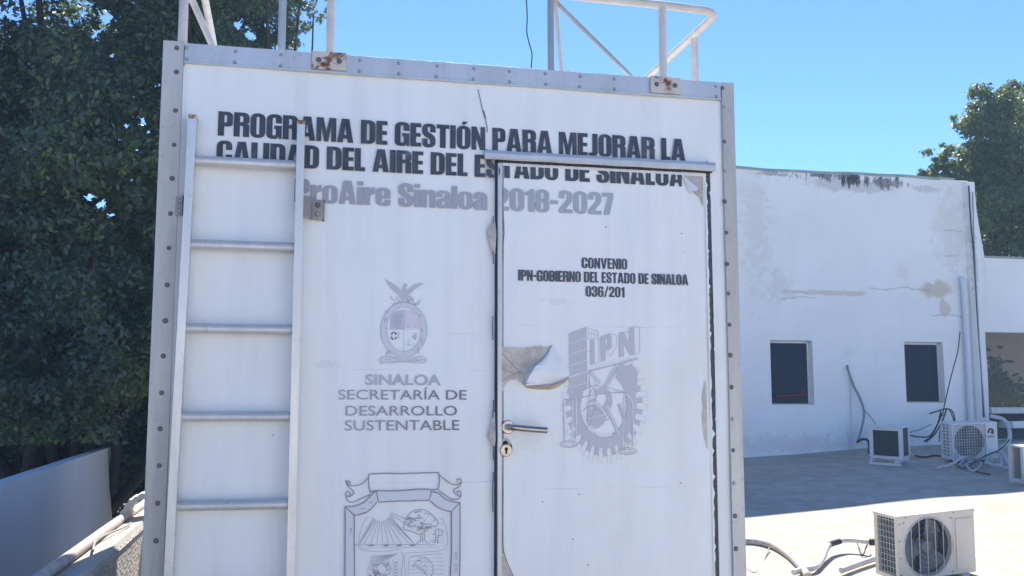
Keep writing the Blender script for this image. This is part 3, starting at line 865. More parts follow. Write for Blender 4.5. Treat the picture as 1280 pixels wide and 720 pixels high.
# the dark bites along the gap, the crack above
t = MB()
stroke(t, [face(*q) for q in [(597.5, 112), (600, 124), (603, 138), (606, 148), (608.5, 158), (609, 166)]], .0028, -.0042)
stroke(t, [face(*q) for q in [(603, 138), (604.5, 140), (607, 149)]], .005, -.0040)
t.build('crack', simple('crack_dark', (.16, .15, .15), .9), cabin)
t = MB()
stroke(t, [face(a, 40 + 0 * a) for a in ()], .001, 0) if False else None
for (px0, py0, px1, py1) in [(616.3, 270, 616.3, 330), (616, 395, 616, 425), (616.5, 500, 616.5, 575), (616.5, 590, 616, 640)]:
    stroke(t, [face(px0, py0), face((px0 + px1) / 2 - .8, (py0 + py1) / 2), face(px1, py1)], .0035, -.0042)
t.build('gap_grime', M['dark_gap'], cabin)

# ------------------------------------------------------------------ lettering on cabin and door
YL = -.0044
def put(mb, name, mat, parent, label):
    o = mb.build(name, mat, parent, False); o['label'] = label; return o
put(heavy_text('PROGRAMA DE GESTIÓN PARA MEJORAR LA', -1.013, .758, .957, 1.046, YL), 'lettering', M['letters'], cabin, 'dark title line PROGRAMA DE GESTIÓN PARA MEJORAR LA')
ln2 = heavy_text('CALIDAD DEL AIRE DEL ESTADO DE SINALOA', -1.015, .747, .854, .939, YL)
put(clip(ln2, OL - .004, True), 'lettering', M['letters'], cabin, 'dark second line CALIDAD DEL AIRE DEL ES')
d2 = clip(ln2, DL + .003, False)
cut = clip(d2, .739, True)
for q in (cut,):
    q.v = [(x, YD - .0075 if x < DL + .019 else YD - .0035, z) for x, y, z in q.v]
put(cut, 'lettering', M['letters'], door, 'dark letters STADO DE SINALOA across the top of the door')
ln3 = heavy_text('ProAire Sinaloa 2018-2027', -.742, .458, .729, .815, YL)
put(clip(ln3, OL - .004, True), 'lettering', M['pro'], cabin, 'faded lilac line ProAire Sinaloa')
d3 = clip(ln3, DL + .021, False); d3.v = [(x, YD - .0035, z) for x, y, z in d3.v]
put(d3, 'lettering', M['pro'], door, 'faded grey numbers 2018-2027')
YLD = YD - .0032
t = heavy_text('CONVENIO', .328, .510, .520, .561, YLD); 
put(t, 'lettering', M['letters_small'], door, 'small dark word CONVENIO')
put(heavy_text('IPN-GOBIERNO DEL ESTADO DE SINALOA', .082, .757, .466, .507, YLD), 'lettering', M['letters_small'], door, 'small dark line IPN-GOBIERNO DEL ESTADO DE SINALOA')
put(heavy_text('036/201', .343, .498, .412, .452, YLD), 'lettering', M['letters_small'], door, 'small dark number 036/201')
put(plain_text('SINALOA', -.477, -.205, .077, .115, YL, .022), 'lettering', M['sinaloa'], cabin, 'pale grey word SINALOA')
put(plain_text('SECRETARÍA DE', -.572, -.110, .0245, .0605, YL, .002), 'lettering', M['secretaria'], cabin, 'grey line SECRETARÍA DE')
put(plain_text('DESARROLLO', -.545, -.145, -.0325, .0035, YL, .002), 'lettering', M['secretaria'], cabin, 'grey line DESARROLLO')
put(plain_text('SUSTENTABLE', -.547, -.136, -.085, -.0475, YL, .002), 'lettering', M['secretaria'], cabin, 'grey line SUSTENTABLE')

# crest with eagle (traced in zoomed pixels, 6x, origin 460,345)
def z6(lst): return [face(460 + a / 6, 345 + b / 6) for a, b in lst]
def ell(cx, cy, rx, ry, n=40, a0=0, a1=360): return [(cx + rx * math.cos(R(a0 + (a1 - a0) * i / n)), cy + ry * math.sin(R(a0 + (a1 - a0) * i / n))) for i in range(n + (a1 - a0 != 360))]
crest = empty('state_crest'); crest.parent = cabin
mf, ml, mp_, mk, mm = MB(), MB(), MB(), MB(), MB()
YC = -.0040
fill(mf, z6(ell(268, 405, 174, 205)), YC, [z6(ell(270, 400, 128, 165))])
fill(mm, z6([(165, 400), (168, 320), (185, 285), (215, 262), (262, 255), (262, 400)]), YC - .0003)
fill(mp_, z6([(275, 255), (330, 262), (375, 290), (398, 330), (400, 388), (275, 388)]), YC - .0003)
stroke(ml, z6(ell(268, 405, 174, 205)), .0016, YC - .0006, True)
stroke(ml, z6(ell(270, 400, 130, 168)), .0010, YC - .0006, True)
for l_ in ([(268, 240), (268, 590)], [(140, 400), (400, 400)], [(160, 300), (255, 300)], [(215, 270), (215, 395)]): stroke(ml, z6(l_), .0010, YC - .0006)
stroke(ml, z6(ell(225, 350, 16, 22, 16)), .0014, YC - .0006, True)
stroke(ml, z6([(185, 340), (200, 310), (240, 320), (250, 290)]), .002, YC - .0006)
# eagle
me_ = MB()
fill(me_, z6([(122, 22), (175, 50), (215, 78), (240, 100), (262, 120), (262, 85), (268, 58), (282, 55), (290, 66), (288, 95), (288, 118), (310, 95), (345, 68), (385, 55), (420, 58), (385, 75), (350, 100), (325, 125), (300, 142), (330, 158), (345, 180), (315, 192), (290, 180), (262, 186), (240, 170), (225, 140), (190, 115), (160, 80), (140, 48)]), YC - .0008)
for l_ in ([(165, 155), (195, 190), (215, 165), (235, 195)], [(330, 185), (355, 215), (395, 180), (370, 220)], [(180, 215), (240, 195), (300, 198), (360, 222)], [(262, 186), (240, 200)], [(290, 182), (310, 200)]): stroke(ml, z6(l_), .0032, YC - .0006)
# footprints and small figures round the border
for (cx, cy, rx, ry) in [(142, 268, 20, 7), (130, 330, 10, 22), (135, 392, 10, 8), (150, 575, 14, 12), (405, 410, 9, 12), (402, 490, 10, 28), (375, 560, 9, 24), (385, 300, 12, 14)]: fill(mm, z6(ell(cx, cy, rx, ry, 12)), YC - .0008)
for a0, a1 in ((200, 258), (280, 345), (100, 170), (15, 62)):
    stroke(mk, z6(ell(193, 450, 19, 27, 8, a0, a1)), .0052, YC - .0009)
stroke(mk, z6([(228, 418), (230, 440), (228, 468)]), .0014, YC - .0009)
fill(mm, z6([(322, 455), (345, 448), (350, 430), (366, 438), (362, 455), (372, 462), (358, 470), (352, 488), (342, 470)]), YC - .0008)
stroke(ml, z6([(285, 500), (305, 525), (330, 515), (340, 500)]), .0012, YC - .0006); stroke(ml, z6([(308, 470), (308, 530)]), .0012, YC - .0006)
stroke(mm, z6([(288, 384), (310, 380)]), .003, YC - .0009); stroke(mm, z6([(340, 384), (378, 378)]), .003, YC - .0009)
# ribbon below
fill(mf, z6([(92, 655), (90, 625), (108, 608), (140, 600), (200, 612), (268, 625), (340, 610), (400, 600), (432, 615), (440, 640), (425, 655), (380, 650), (270, 640), (150, 655)]), YC - .0001)
for l_ in ([(92, 655), (90, 625), (108, 608), (140, 600), (200, 612), (268, 625), (340, 610), (400, 600), (432, 615), (440, 640), (425, 655), (340, 652), (270, 640), (190, 652), (92, 655)], [(140, 600), (135, 570), (160, 555), (175, 580), (160, 600)], [(135, 630), (190, 615), (268, 650), (345, 620), (400, 640)], [(150, 645), (250, 640), (330, 640), (400, 628)]): stroke(ml, z6(l_), .0014, YC - .0006)
mf.build('pale_field', M['crest_fill'], crest, False); me_.build('eagle', M['crest_mid'], crest, False); tag(mm.build('small_figures', M['crest_mid'], crest, False), kind='stuff'); ml.build('outline', M['crest_line'], crest, False)
mp_.build('pink_quarter', M['crest_pink'], crest, False); mk.build('dark_mark', M['crest_black'], crest, False)

# municipal shield (traced 5.14x, origin 420,580)
def z5(lst): return [face(420 + a / 5.141, 580 + b / 5.143) for a, b in lst]
shield = empty('town_shield'); shield.parent = cabin
mf, ml, mt = MB(), MB(), MB()
W1 = .0038
for l_ in ([(58, 275), (60, 400), (58, 560), (58, 800)], [(118, 328), (116, 470), (118, 640), (118, 800)], [(795, 248), (796, 420), (795, 620), (790, 800)], [(742, 305), (742, 420), (742, 560), (738, 640), (730, 800)],
           [(58, 275), (120, 270), (180, 245), (232, 195), (258, 172)], [(118, 328), (160, 322), (210, 300), (262, 245)], [(62, 278), (112, 325)], [(258, 172), (272, 245)],
           [(608, 178), (655, 185), (700, 225), (760, 245), (795, 248)], [(606, 235), (650, 275), (700, 298), (742, 305)], [(792, 250), (742, 303)], [(612, 180), (596, 236)],
           [(212, 65), (300, 60), (420, 62), (520, 58), (658, 55)], [(212, 65), (208, 95), (212, 150), (222, 185)], [(222, 178), (258, 172), (400, 172), (540, 160), (612, 165), (655, 162)], [(658, 55), (664, 110), (655, 165)],
           [(272, 245), (380, 238), (480, 236), (600, 232)]): stroke(ml, z5(curve2(l_, 4)), W1, YC - .0006)
for l_ in ([(208, 85), (170, 125), (120, 140), (85, 135), (72, 118), (80, 108), (92, 118), (88, 128)], [(72, 118), (62, 105), (75, 140), (115, 182), (95, 205), (75, 210), (62, 192), (75, 175), (92, 190), (82, 205)],
           [(62, 200), (75, 235), (110, 245), (160, 222), (222, 195)], [(664, 70), (700, 100), (745, 130), (785, 130), (805, 110), (795, 95), (775, 100), (780, 115)],
           [(805, 118), (790, 145), (755, 170), (785, 205), (802, 195), (795, 172), (778, 180), (784, 192)], [(804, 200), (785, 225), (740, 225), (700, 200), (660, 170)]): stroke(ml, z5(curve2(l_, 4)), W1 * .85, YC - .0006)
fill(mf, z5([(62, 280), (110, 328), (116, 470), (116, 800), (60, 800)]), YC); fill(mf, z5([(792, 252), (745, 305), (742, 560), (732, 800), (788, 800)]), YC)
fill(mf, z5([(120, 270), (180, 245), (255, 175), (268, 245), (210, 300), (125, 325), (65, 278)]), YC); fill(mf, z5([(612, 182), (655, 190), (700, 228), (790, 250), (742, 302), (690, 295), (598, 234)]), YC)
fill(mf, z5([(260, 176), (608, 168), (596, 230), (274, 242)]), YC)
for l_ in ([(160, 290), (190, 280)], [(215, 250), (240, 240)], [(95, 410), (94, 450)]): stroke(ml, z5(l_), .004, YC - .0008, taper=True)
# sun rays
for i in range(19):
    a = R(8 + i * 8.9)
    c, s = math.cos(a), math.sin(a)
    r1 = 235 / max(.45, s) if s > .3 else 300
    x1_, y1_ = 290 + c * r1, 330 + s * min(r1, 190 / max(s, .01))
    x1_ = max(150, min(500, x1_)); y1_ = min(510, y1_)
    if i > 15: continue
    stroke(mt, z5([(290 + c * 62, 305 + s * 62), (x1_, y1_)]), .0014, YC - .0007)
stroke(mt, z5(curve2([(205, 335), (180, 370), (160, 420), (145, 510), (165, 550), (300, 562), (410, 545)], 4)), .0012, YC - .0007)
stroke(mt, z5(curve2([(680, 345), (705, 400), (716, 480), (700, 540), (640, 560), (480, 570), (440, 590), (445, 720), (440, 800)], 4)), .0012, YC - .0007)
stroke(mt, z5(curve2([(465, 800), (462, 700), (470, 610), (500, 590), (680, 575)], 4)), .0012, YC - .0007)
stroke(mt, z5([(120, 520), (300, 518), (480, 516), (640, 520)]), .0014, YC - .0007); stroke(mt, z5([(150, 540), (420, 535), (660, 535)]), .0008, YC - .0007)
stroke(mt, z5(curve2([(415, 560), (430, 600), (420, 700), (425, 800)], 4)), .0014, YC - .0007)
for cx in (225, 320, 405, 490): fill(ml, z5([(cx - 24, 526), (cx - 6, 518), (cx + 22, 519), (cx + 8, 528)]), YC - .0007)
# tree
stroke(ml, z5(curve2([(440, 380), (455, 340), (490, 305), (540, 292), (590, 305), (630, 340), (655, 375), (640, 400), (600, 405), (580, 430), (530, 450), (480, 430), (435, 415), (440, 380)], 4)), .0022, YC - .0008)
for i in range(46):
    a, rad = rng.uniform(0, 6.28), math.sqrt(rng.random())
    cx, cy = 545 + 92 * rad * math.cos(a), 372 + 66 * rad * math.sin(a)
    w = rng.uniform(8, 22)
    stroke(ml, z5([(cx - w, cy + rng.uniform(-6, 6)), (cx, cy - 6), (cx + w, cy + rng.uniform(-6, 6))]), .0020 + .0012 * rng.random(), YC - .0008, taper=True)
for l_ in ([(540, 450), (545, 490), (520, 512)], [(568, 445), (568, 485), (590, 512)], [(556, 450), (556, 500)], [(545, 430), (530, 400)], [(560, 430), (585, 395)], [(555, 420), (552, 390)],
           [(635, 430), (640, 470), (632, 510)], [(660, 425), (655, 470), (650, 512)], [(632, 430), (650, 415), (685, 425), (680, 455), (655, 460)], [(620, 455), (640, 450)]): stroke(ml, z5(l_), .0020, YC - .0008)
for yy in (490, 503): stroke(mt, z5([(600, yy), (690, yy)]), .0008, YC - .0007)
for yy in (350, 380, 430, 470): stroke(mt, z5([(660 - (yy - 350) * .2, yy), (690 + (yy - 350) * .1, yy + 4)]), .0008, YC - .0007)
# lower left: rays over flowers and ears of corn
for i in range(10):
    stroke(mt, z5([(195 + i * 3, 690 - i * 11), (395 - i * 8, 575 + i * 1.5)]), .0009, YC - .0007)
for i in range(9):
    y0 = 625 + i * 22
    for sgn in (-1, 1): stroke(ml, z5([(382, y0 + 14), (382 + sgn * 22, y0 - 8)]), .0022, YC - .0008, taper=True)
for i in range(16):
    cx, cy = 215 + rng.uniform(0, 130), 640 + rng.uniform(0, 110)
    q = curve2([(cx + rng.uniform(-22, 22), cy + rng.uniform(-18, 18)) for _ in range(4)], 4)
    stroke(ml, z5(q), .0016, YC - .0008)
stroke(mt, z5(curve2([(262, 660), (285, 640), (330, 640), (350, 665), (345, 700), (310, 720), (270, 705), (262, 660)], 4)), .0018, YC - .0007)
# lower right: fish on the waves
for i in range(7): stroke(mt, z5(curve2([(470, 600 + i * 26), (530, 594 + i * 26), (600, 603 + i * 26), (690, 598 + i * 26)], 4)), .0009, YC - .0007)
stroke(mt, z5(curve2([(490, 660), (530, 615), (570, 605), (610, 630), (625, 680), (600, 730), (570, 700), (540, 660), (490, 660)], 4)), .0016, YC - .0007)
for i in range(14):
    cx, cy = 545 + rng.uniform(-30, 50), 650 + rng.uniform(-30, 50)
    stroke(mt, z5([(cx, cy), (cx + rng.uniform(-14, 14), cy + rng.uniform(-12, 12))]), .0016, YC - .0007)
for yy in (575, 600, 650, 680): stroke(ml, z5(ell(769, yy, 8, 9, 10)), .0014, YC - .0008, True)
# nearly gone lettering in the ribbon
put(plain_text('CULIACAN', *[face(420 + 245 / 5.141, 600)[0], face(420 + 640 / 5.141, 600)[0]], face(480, 580 + 150 / 5.14)[1], face(480, 580 + 82 / 5.14)[1], YC - .0003, .02), 'lettering', mat_letter('ghost_letter', -.6, -.1, (.60, .61, .635), (.60, .61, .635), .3), shield, 'almost vanished pale word in the ribbon') if False else None
mf.build('pale_field', M['shield_fill'], shield, False); ml.build('outline', M['shield_line'], shield, False); mt.build('fine_drawing', M['shield_thin'], shield, False)

# polytechnic gear emblem on the door (traced 3.6x, origin 690,395)
def z4(lst): return [face(690 + a / 3.6, 395 + b / 3.6, YD) for a, b in lst]
emblem = empty('gear_emblem'); emblem.parent = door
mf, ml, mw = MB(), MB(), MB()
YE = YD - .0024
GC, GRX, GRY = (235, 400), 172, 232
def gp(a, k): return (GC[0] + GRX * k * math.cos(R(a)), GC[1] + GRY * k * math.sin(R(a)))
# gear: toothed ring from upper right round the bottom to the left
outer = []
a = -62.0
while a < 205:
    k = 1.0
    outer += [gp(a, .84), gp(a, 1.0 if a > -60 else .9), gp(a + 6.2, 1.0), gp(a + 6.2, .84)]
    a += 13.4
inner = [gp(a, .60) for a in range(205, -65, -5)]
fill(mf, z4(outer + inner), YE)
# white curved highlight of the rim and spokes
stroke(mw, z4([gp(a, .60) for a in range(70, 190, 6)]), .0085, YE - .0006)
for (p, q) in [((240, 395), (300, 530)), ((215, 300), (165, 250)), ((235, 320), (295, 225)), ((300, 395), (345, 520)), ((170, 380), (160, 520))]: stroke(mf, z4([p, q]), .012, YE - .0004)
for (p, q) in [((248, 405), (302, 538)), ((222, 310), (172, 255)), ((228, 318), (288, 222)), ((252, 320), (305, 230))]: stroke(mw, z4([p, q]), .0028, YE - .0008)
fill(mf, z4(ell(225, 380, 46, 58, 24)), YE - .0003, [z4(ell(222, 378, 24, 34, 16))])
# laboratory glass: flask and retort
stroke(ml, z4(ell(185, 455, 55, 50, 26)), .0026, YE - .0008, True); stroke(ml, z4(curve2([(150, 420), (175, 385), (215, 400), (250, 450), (245, 470), (215, 430), (185, 410)], 5)), .0026, YE - .0008)
fill(mf, z4([(160, 430), (200, 420), (235, 470), (205, 500), (160, 490)]), YE - .0006)
stroke(mw, z4(curve2([(155, 400), (190, 390), (225, 420), (250, 460)], 5)), .006, YE - .0010)
stroke(ml, z4([(150, 520), (185, 430), (195, 370)]), .003, YE - .0008); stroke(ml, z4(curve2([(185, 520), (215, 550), (260, 545), (285, 525)], 5)), .003, YE - .0008)
stroke(mw, z4(curve2([(150, 455), (180, 460), (215, 445), (235, 440)], 5)), .0022, YE - .0010)
# balance scale: beam, posts and pans
stroke(ml, z4([(52, 378), (110, 372), (185, 355), (250, 345), (332, 345)]), .004, YE - .0009); stroke(ml, z4([(68, 378), (118, 340), (185, 312), (250, 322), (330, 345)]), .0025, YE - .0009)
stroke(ml, z4([(165, 300), (200, 345)]), .0025, YE - .0009); stroke(ml, z4([(205, 305), (165, 350)]), .0025, YE - .0009)
for l_ in ([(55, 378), (60, 560)], [(92, 378), (92, 570)], [(108, 370), (108, 560)], [(325, 345), (320, 590)], [(334, 350), (362, 385), (366, 590)]): stroke(mw, z4(l_), .0036, YE - .0011)
for l_ in ([(50, 378), (54, 560)], [(330, 350), (326, 590)], [(360, 385), (360, 590)]): stroke(ml, z4(l_), .0018, YE - .0009)
for (cx, cy, rx, ry) in ((76, 577, 38, 15), (338, 608, 42, 15)):
    stroke(ml, z4(ell(cx, cy, rx, ry, 24)), .0028, YE - .0012, True); stroke(ml, z4(ell(cx, cy, rx * .65, ry * .55, 20)), .0016, YE - .0012, True)
# column under the beam
fill(mw, z4([(166, 255), (186, 250), (192, 300), (188, 345), (195, 370), (165, 375), (172, 345), (168, 300)]), YE - .0007); stroke(ml, z4([(166, 255), (186, 250), (192, 300), (188, 345), (195, 370), (165, 375), (172, 345), (168, 300)]), .0014, YE - .0010, True)
# tower block: two faces with floors
fill(mf, z4([(75, 82), (152, 52), (156, 330), (78, 365)]), YE - .0005)
for i in range(5):
    y0 = 128 + i * 48
    stroke(mw, z4([(76, y0 + 0), (154, y0 - 30 + i * 3)]), .0026, YE - .0012)
for i in range(1, 8): stroke(mw, z4([(75 + i * 9.8, 82 - i * 3.8), (78 + i * 9.8, 362 - i * 4.4)]), .0006, YE - .0012)
stroke(ml, z4([(75, 82), (152, 52), (208, 70), (208, 110)]), .0016, YE - .0009); stroke(ml, z4([(152, 52), (156, 330)]), .0022, YE - .0009); stroke(ml, z4([(75, 82), (152, 72), (205, 88)]), .0012, YE - .0009)
for x in (165, 178, 192, 206): stroke(ml, z4([(x, 58 + (x - 152) * .25), (x, 105)]), .0012, YE - .0009)
for y0 in (100, 155, 205): stroke(ml, z4([(152, y0), (172, y0 + 4)]), .0014, YE - .0009)
# letters I P N as blocks with a side face
fill(mf, z4([(172, 112), (190, 106), (192, 215), (173, 222)]), YE - .0005); stroke(ml, z4([(172, 112), (190, 102), (210, 106), (210, 208), (192, 215)]), .0016, YE - .0009)
fill(mf, z4([(218, 92), (258, 80), (268, 92), (270, 140), (258, 152), (240, 158), (240, 200), (220, 206)]), YE - .0005, [z4([(240, 106), (250, 103), (250, 134), (240, 137)])])
stroke(ml, z4([(258, 80), (285, 84), (290, 95), (288, 140), (262, 182), (250, 172), (252, 158)]), .0016, YE - .0009)
fill(mf, z4([(300, 78), (322, 70), (346, 120), (346, 56), (368, 46), (372, 172), (350, 178), (322, 122), (322, 182), (302, 188)]), YE - .0005)
stroke(ml, z4([(368, 46), (393, 50), (393, 165), (372, 172)]), .0016, YE - .0009); stroke(ml, z4([(300, 78), (330, 70), (346, 78)]), .0014, YE - .0009)
stroke(mf, z4([(168, 248), (240, 230), (385, 192)]), .006, YE - .0005); stroke(mw, z4([(168, 236), (250, 214), (385, 182)]), .0028, YE - .0012)
stroke(mw, z4([(74, 280), (120, 262), (156, 248)]), .003, YE - .0012)
fill(mf, z4([(305, 230), (345, 225), (358, 215), (385, 250), (380, 330), (372, 400), (330, 360), (330, 290)]), YE - .0002)
# outlines of the teeth (their lower faces)
a = -55.0
while a < 200:
    stroke(ml, z4([gp(a, 1.0), gp(a + 1, 1.13), gp(a + 7, 1.12), gp(a + 6.2, 1.0)]), .0013, YE - .0009); a += 13.4
mf.build('gear_and_tower', M['gear_fill'], emblem, False); ml.build('outline', M['gear_line'], emblem, False); mw.build('highlight', M['gear_light'], emblem, False)

# ------------------------------------------------------------------ ladder
lad = empty('ladder', cabin.location[:], (0, 0, THETA))
tag(lad, 'aluminium ladder with five rungs in view fixed upright on the cabin front', 'ladder')
LO = -.075
def lrail(top, bot, w):
    (x0, z0), (x1, z1) = face(*top, LO), face(*bot, LO)
    s = (x1 - x0) / (z1 - z0)
    zb = -1.9; xb_ = x0 + s * (zb - z0)
    mb = MB()
    d, tk = .055, .004
    def sl(xo0, xo1, y0, y1):
        mb.add([(xb_ + xo0, y0, zb), (xb_ + xo1, y0, zb), (xb_ + xo1, y1, zb), (xb_ + xo0, y1, zb), (x0 + xo0, y0, z0), (x0 + xo1, y0, z0), (x0 + xo1, y1, z0), (x0 + xo0, y1, z0)],
               [(0, 3, 2, 1), (4, 5, 6, 7), (0, 1, 5, 4), (1, 2, 6, 5), (2, 3, 7, 6), (3, 0, 4, 7)])
    sl(0, w, LO, LO + tk); sl(w - tk if w > 0 else 0, w, LO + tk, LO + d - tk); sl(0, w, LO + d - tk, LO + d)
    o = mb.build('rail', M['ladder'], lad)
    cap = MB().bbox(x0 - .001, x0 + w + .001, LO - .001, LO + d + .001, z0 - .006, z0 + .010, .003).build('end_cap', M['rust_cap'], o)
    return lambda z: x0 + s * (z - z0)
fL = lrail((235.5, 146), (204.5, 720), .0275)
fR = lrail((371.5, 153), (358, 720), .0275)
for (py) in (203.5, 307.5, 411.5, 521, 631.5, 745, 860):
    _, z = face(295, py, LO + .03)
    zl, zr_ = z, z
    a_, b_ = fL(z) + .012, fR(z) + .004
    mb = MB().tube([(a_, LO + .030, z), (b_, LO + .030, z)], .0190, 18)
    mb.v = [(x, y, zz if zz > z - .016 else z - .016) for x, y, zz in mb.v]
    mb.build('rung', M['rung'], lad)
# brackets: left small plate, right folded plate with two bolts
x0, z0 = face(220, 246, -.02); x1, z1 = face(229.5, 270, -.02)
br = MB().bbox(x0, x1, -.024, -.019, z1, z0, .001); br.box(x1 - .004, x1 - .001, -.07, -.024, z1, z0)
bo = br.build('bracket', M['bracket'], lad)
for t in (.25, .75):
    o = link('bolt', rivet_new_me, bo); o.location = ((x0 + x1) / 2, -.024, z1 + (z0 - z1) * t); o.scale = (1.1, 1.5, 1.1)
x0, z0 = face(388, 250, -.02); x1, z1 = face(404.5, 275, -.02)
xm, _ = face(379, 250, -.05)
br = MB().bbox(x0, x1, -.022, -.018, z1, z0, .0012); br.box(xm, x0 + .002, -.052, -.049, z1 + .004, z0 + .008); br.add([(x0, -.052, z1 + .004), (x0 + .003, -.022, z1), (x0 + .003, -.022, z0), (x0, -.052, z0 + .006)], [(0, 1, 2, 3)])
bo = br.build('bracket', M['bracket'], lad)
for t, me_ in ((.28, rivet_new_me), (.75, rivet_me)):
    o = link('bolt', me_, bo); o.location = (x0 + (x1 - x0) * .55, -.022, z1 + (z0 - z1) * t); o.scale = (1.2, 1.6, 1.2)
MB().box(x1 - .004, x1 + .002, -.0185, -.0045, z1 - .002, z0 + .002).build('rubber_pad', M['black'], bo)

# wire hanging down behind the roof edge
w = [cab(*fp(px, py, .6)) for px, py in [(656, -30), (658, 0), (659, 22), (658.5, 40), (662, 56), (665, 68), (664, 84), (664, 100)]]
o = MB().tube(spline(w, 5), .0028, 6).build('hanging_wire', M['blackhose'])
tag(o, 'thin dark wire dangling in the sky above the cabin roof', 'wire')

# ------------------------------------------------------------------ left: parapet, pipe, curved rim, neighbour's wall
pp = empty('parapet', par(0, 0, -2.3))
def pl_(p): return tuple(p - pp.location)
mb = MB()
def pf(profile, s0, s1, n, mbx):
    k = len(profile)
    v = []
    for i in range(n + 1):
        s = s0 + (s1 - s0) * i / n
        v += [pl_(par(s, w, z)) for w, z in profile]
    mbx.add(v, [(i * k + j, i * k + j + 1, (i + 1) * k + j + 1, (i + 1) * k + j) for i in range(n) for j in range(k - 1)])
SP0, SP1 = -30, 9.0
pf([(-.03, -2.9), (-.03, -.58), (.100, -.560), (.107, -.578)], SP0, SP1, 120, mb)
mb.build('coping', M['coping'], pp)
mb = MB(); pf([(.107, -.578), (.116, -.59), (.110, -.615), (.125, -2.9)], SP0, SP1, 120, mb)
mb.build('inner_face', M['stucco'], pp)
tag(pp, 'low rooftop parapet with sunlit coping and rough stucco inner face', 'parapet')
pts = [par(s, -.005 + .004 * math.sin(s * 3), -.553 + .003 * math.sin(s * 2.3)) for s in np.linspace(SP0, SP1 - .5, 120)]
o = MB().tube(pts, .021, 10).build('conduit_pipe', M['hose'])
tag(o, 'cream conduit pipe running along the outer edge of the parapet', 'pipe')
wq = [par(s, .045 + .03 * math.sin(s * 5.2) * math.exp(-(s - .9) ** 2), -.552) for s in np.linspace(.45, 1.5, 24)]
o = MB().tube(wq, .005, 6).build('thin_cable', M['cable_grey'])
tag(o, 'thin cable lying loose on the sunlit parapet coping', 'cable')
# curved concrete rim standing behind the pipe
ctr = at_z(181, 655, -.575) + pdir * .10
mb = MB()
n = 26
def rimf(u, v):
    a = R(205) - R(140) * u
    rad = .165 + .030 * (v if v <= 1 else 1)
    return ctr
v_, f_ = [], []
Ux, Uz = Vector((1, 0, 0)) @ Matrix.Rotation(0, 3, 'Z'), Vector((0, 0, 1))
along = pdir
side = pnor
for i in range(n + 1):
    a = R(188) - R(150) * i / n
    jig = .004 * math.sin(i * 2.7) + .003 * math.sin(i * 5.1)
    for rr_, dd in ((.112, 0), (.137 + jig, 0), (.140 + jig, .30), (.112, .30)):
        p = ctr + side * (rr_ * math.cos(a)) + Uz * (rr_ * 1.02 * math.sin(a)) + along * dd
        v_.append(p)
for i in range(n):
    for j in range(4):
        f_.append((i * 4 + j, i * 4 + (j + 1) % 4, (i + 1) * 4 + (j + 1) % 4, (i + 1) * 4 + j))
mb.add(v_, f_)
o = mb.build('curved_rim', M['coping'])
tag(o, 'rough curved concrete rim rising behind the conduit next to the cabin', 'rim')

# neighbour's long white wall, in the trees' shade
q0, q1 = at_z(0, 605, -.62), at_z(144, 556.5, -.62)
nd = (q1 - q0); nd.z = 0; ln = nd.length; nd.normalize()
nn = Vector((nd.y, -nd.x, 0))
nw = empty('boundary_wall', (q1.x, q1.y, -3.6))
def nwp(s, w, z): return tuple(q0 + nd * s + nn * w - q0.z * Vector((0, 0, 1)) + Vector((0, 0, z)) - nw.location)
mb = MB(); zt = q0.z
def slab(mbx, s0, s1, w0, w1, z0, z1):
    mbx.add([nwp(s, w, z) for z in (z0, z1) for s, w in ((s0, w0), (s1, w0), (s1, w1), (s0, w1))], [(0, 3, 2, 1), (4, 5, 6, 7), (0, 1, 5, 4), (1, 2, 6, 5), (2, 3, 7, 6), (3, 0, 4, 7)])
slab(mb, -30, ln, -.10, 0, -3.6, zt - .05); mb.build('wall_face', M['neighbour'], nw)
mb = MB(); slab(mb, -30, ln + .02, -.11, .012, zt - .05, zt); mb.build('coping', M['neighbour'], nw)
tag(nw, 'long white boundary wall in blue shade under the big trees', 'wall')

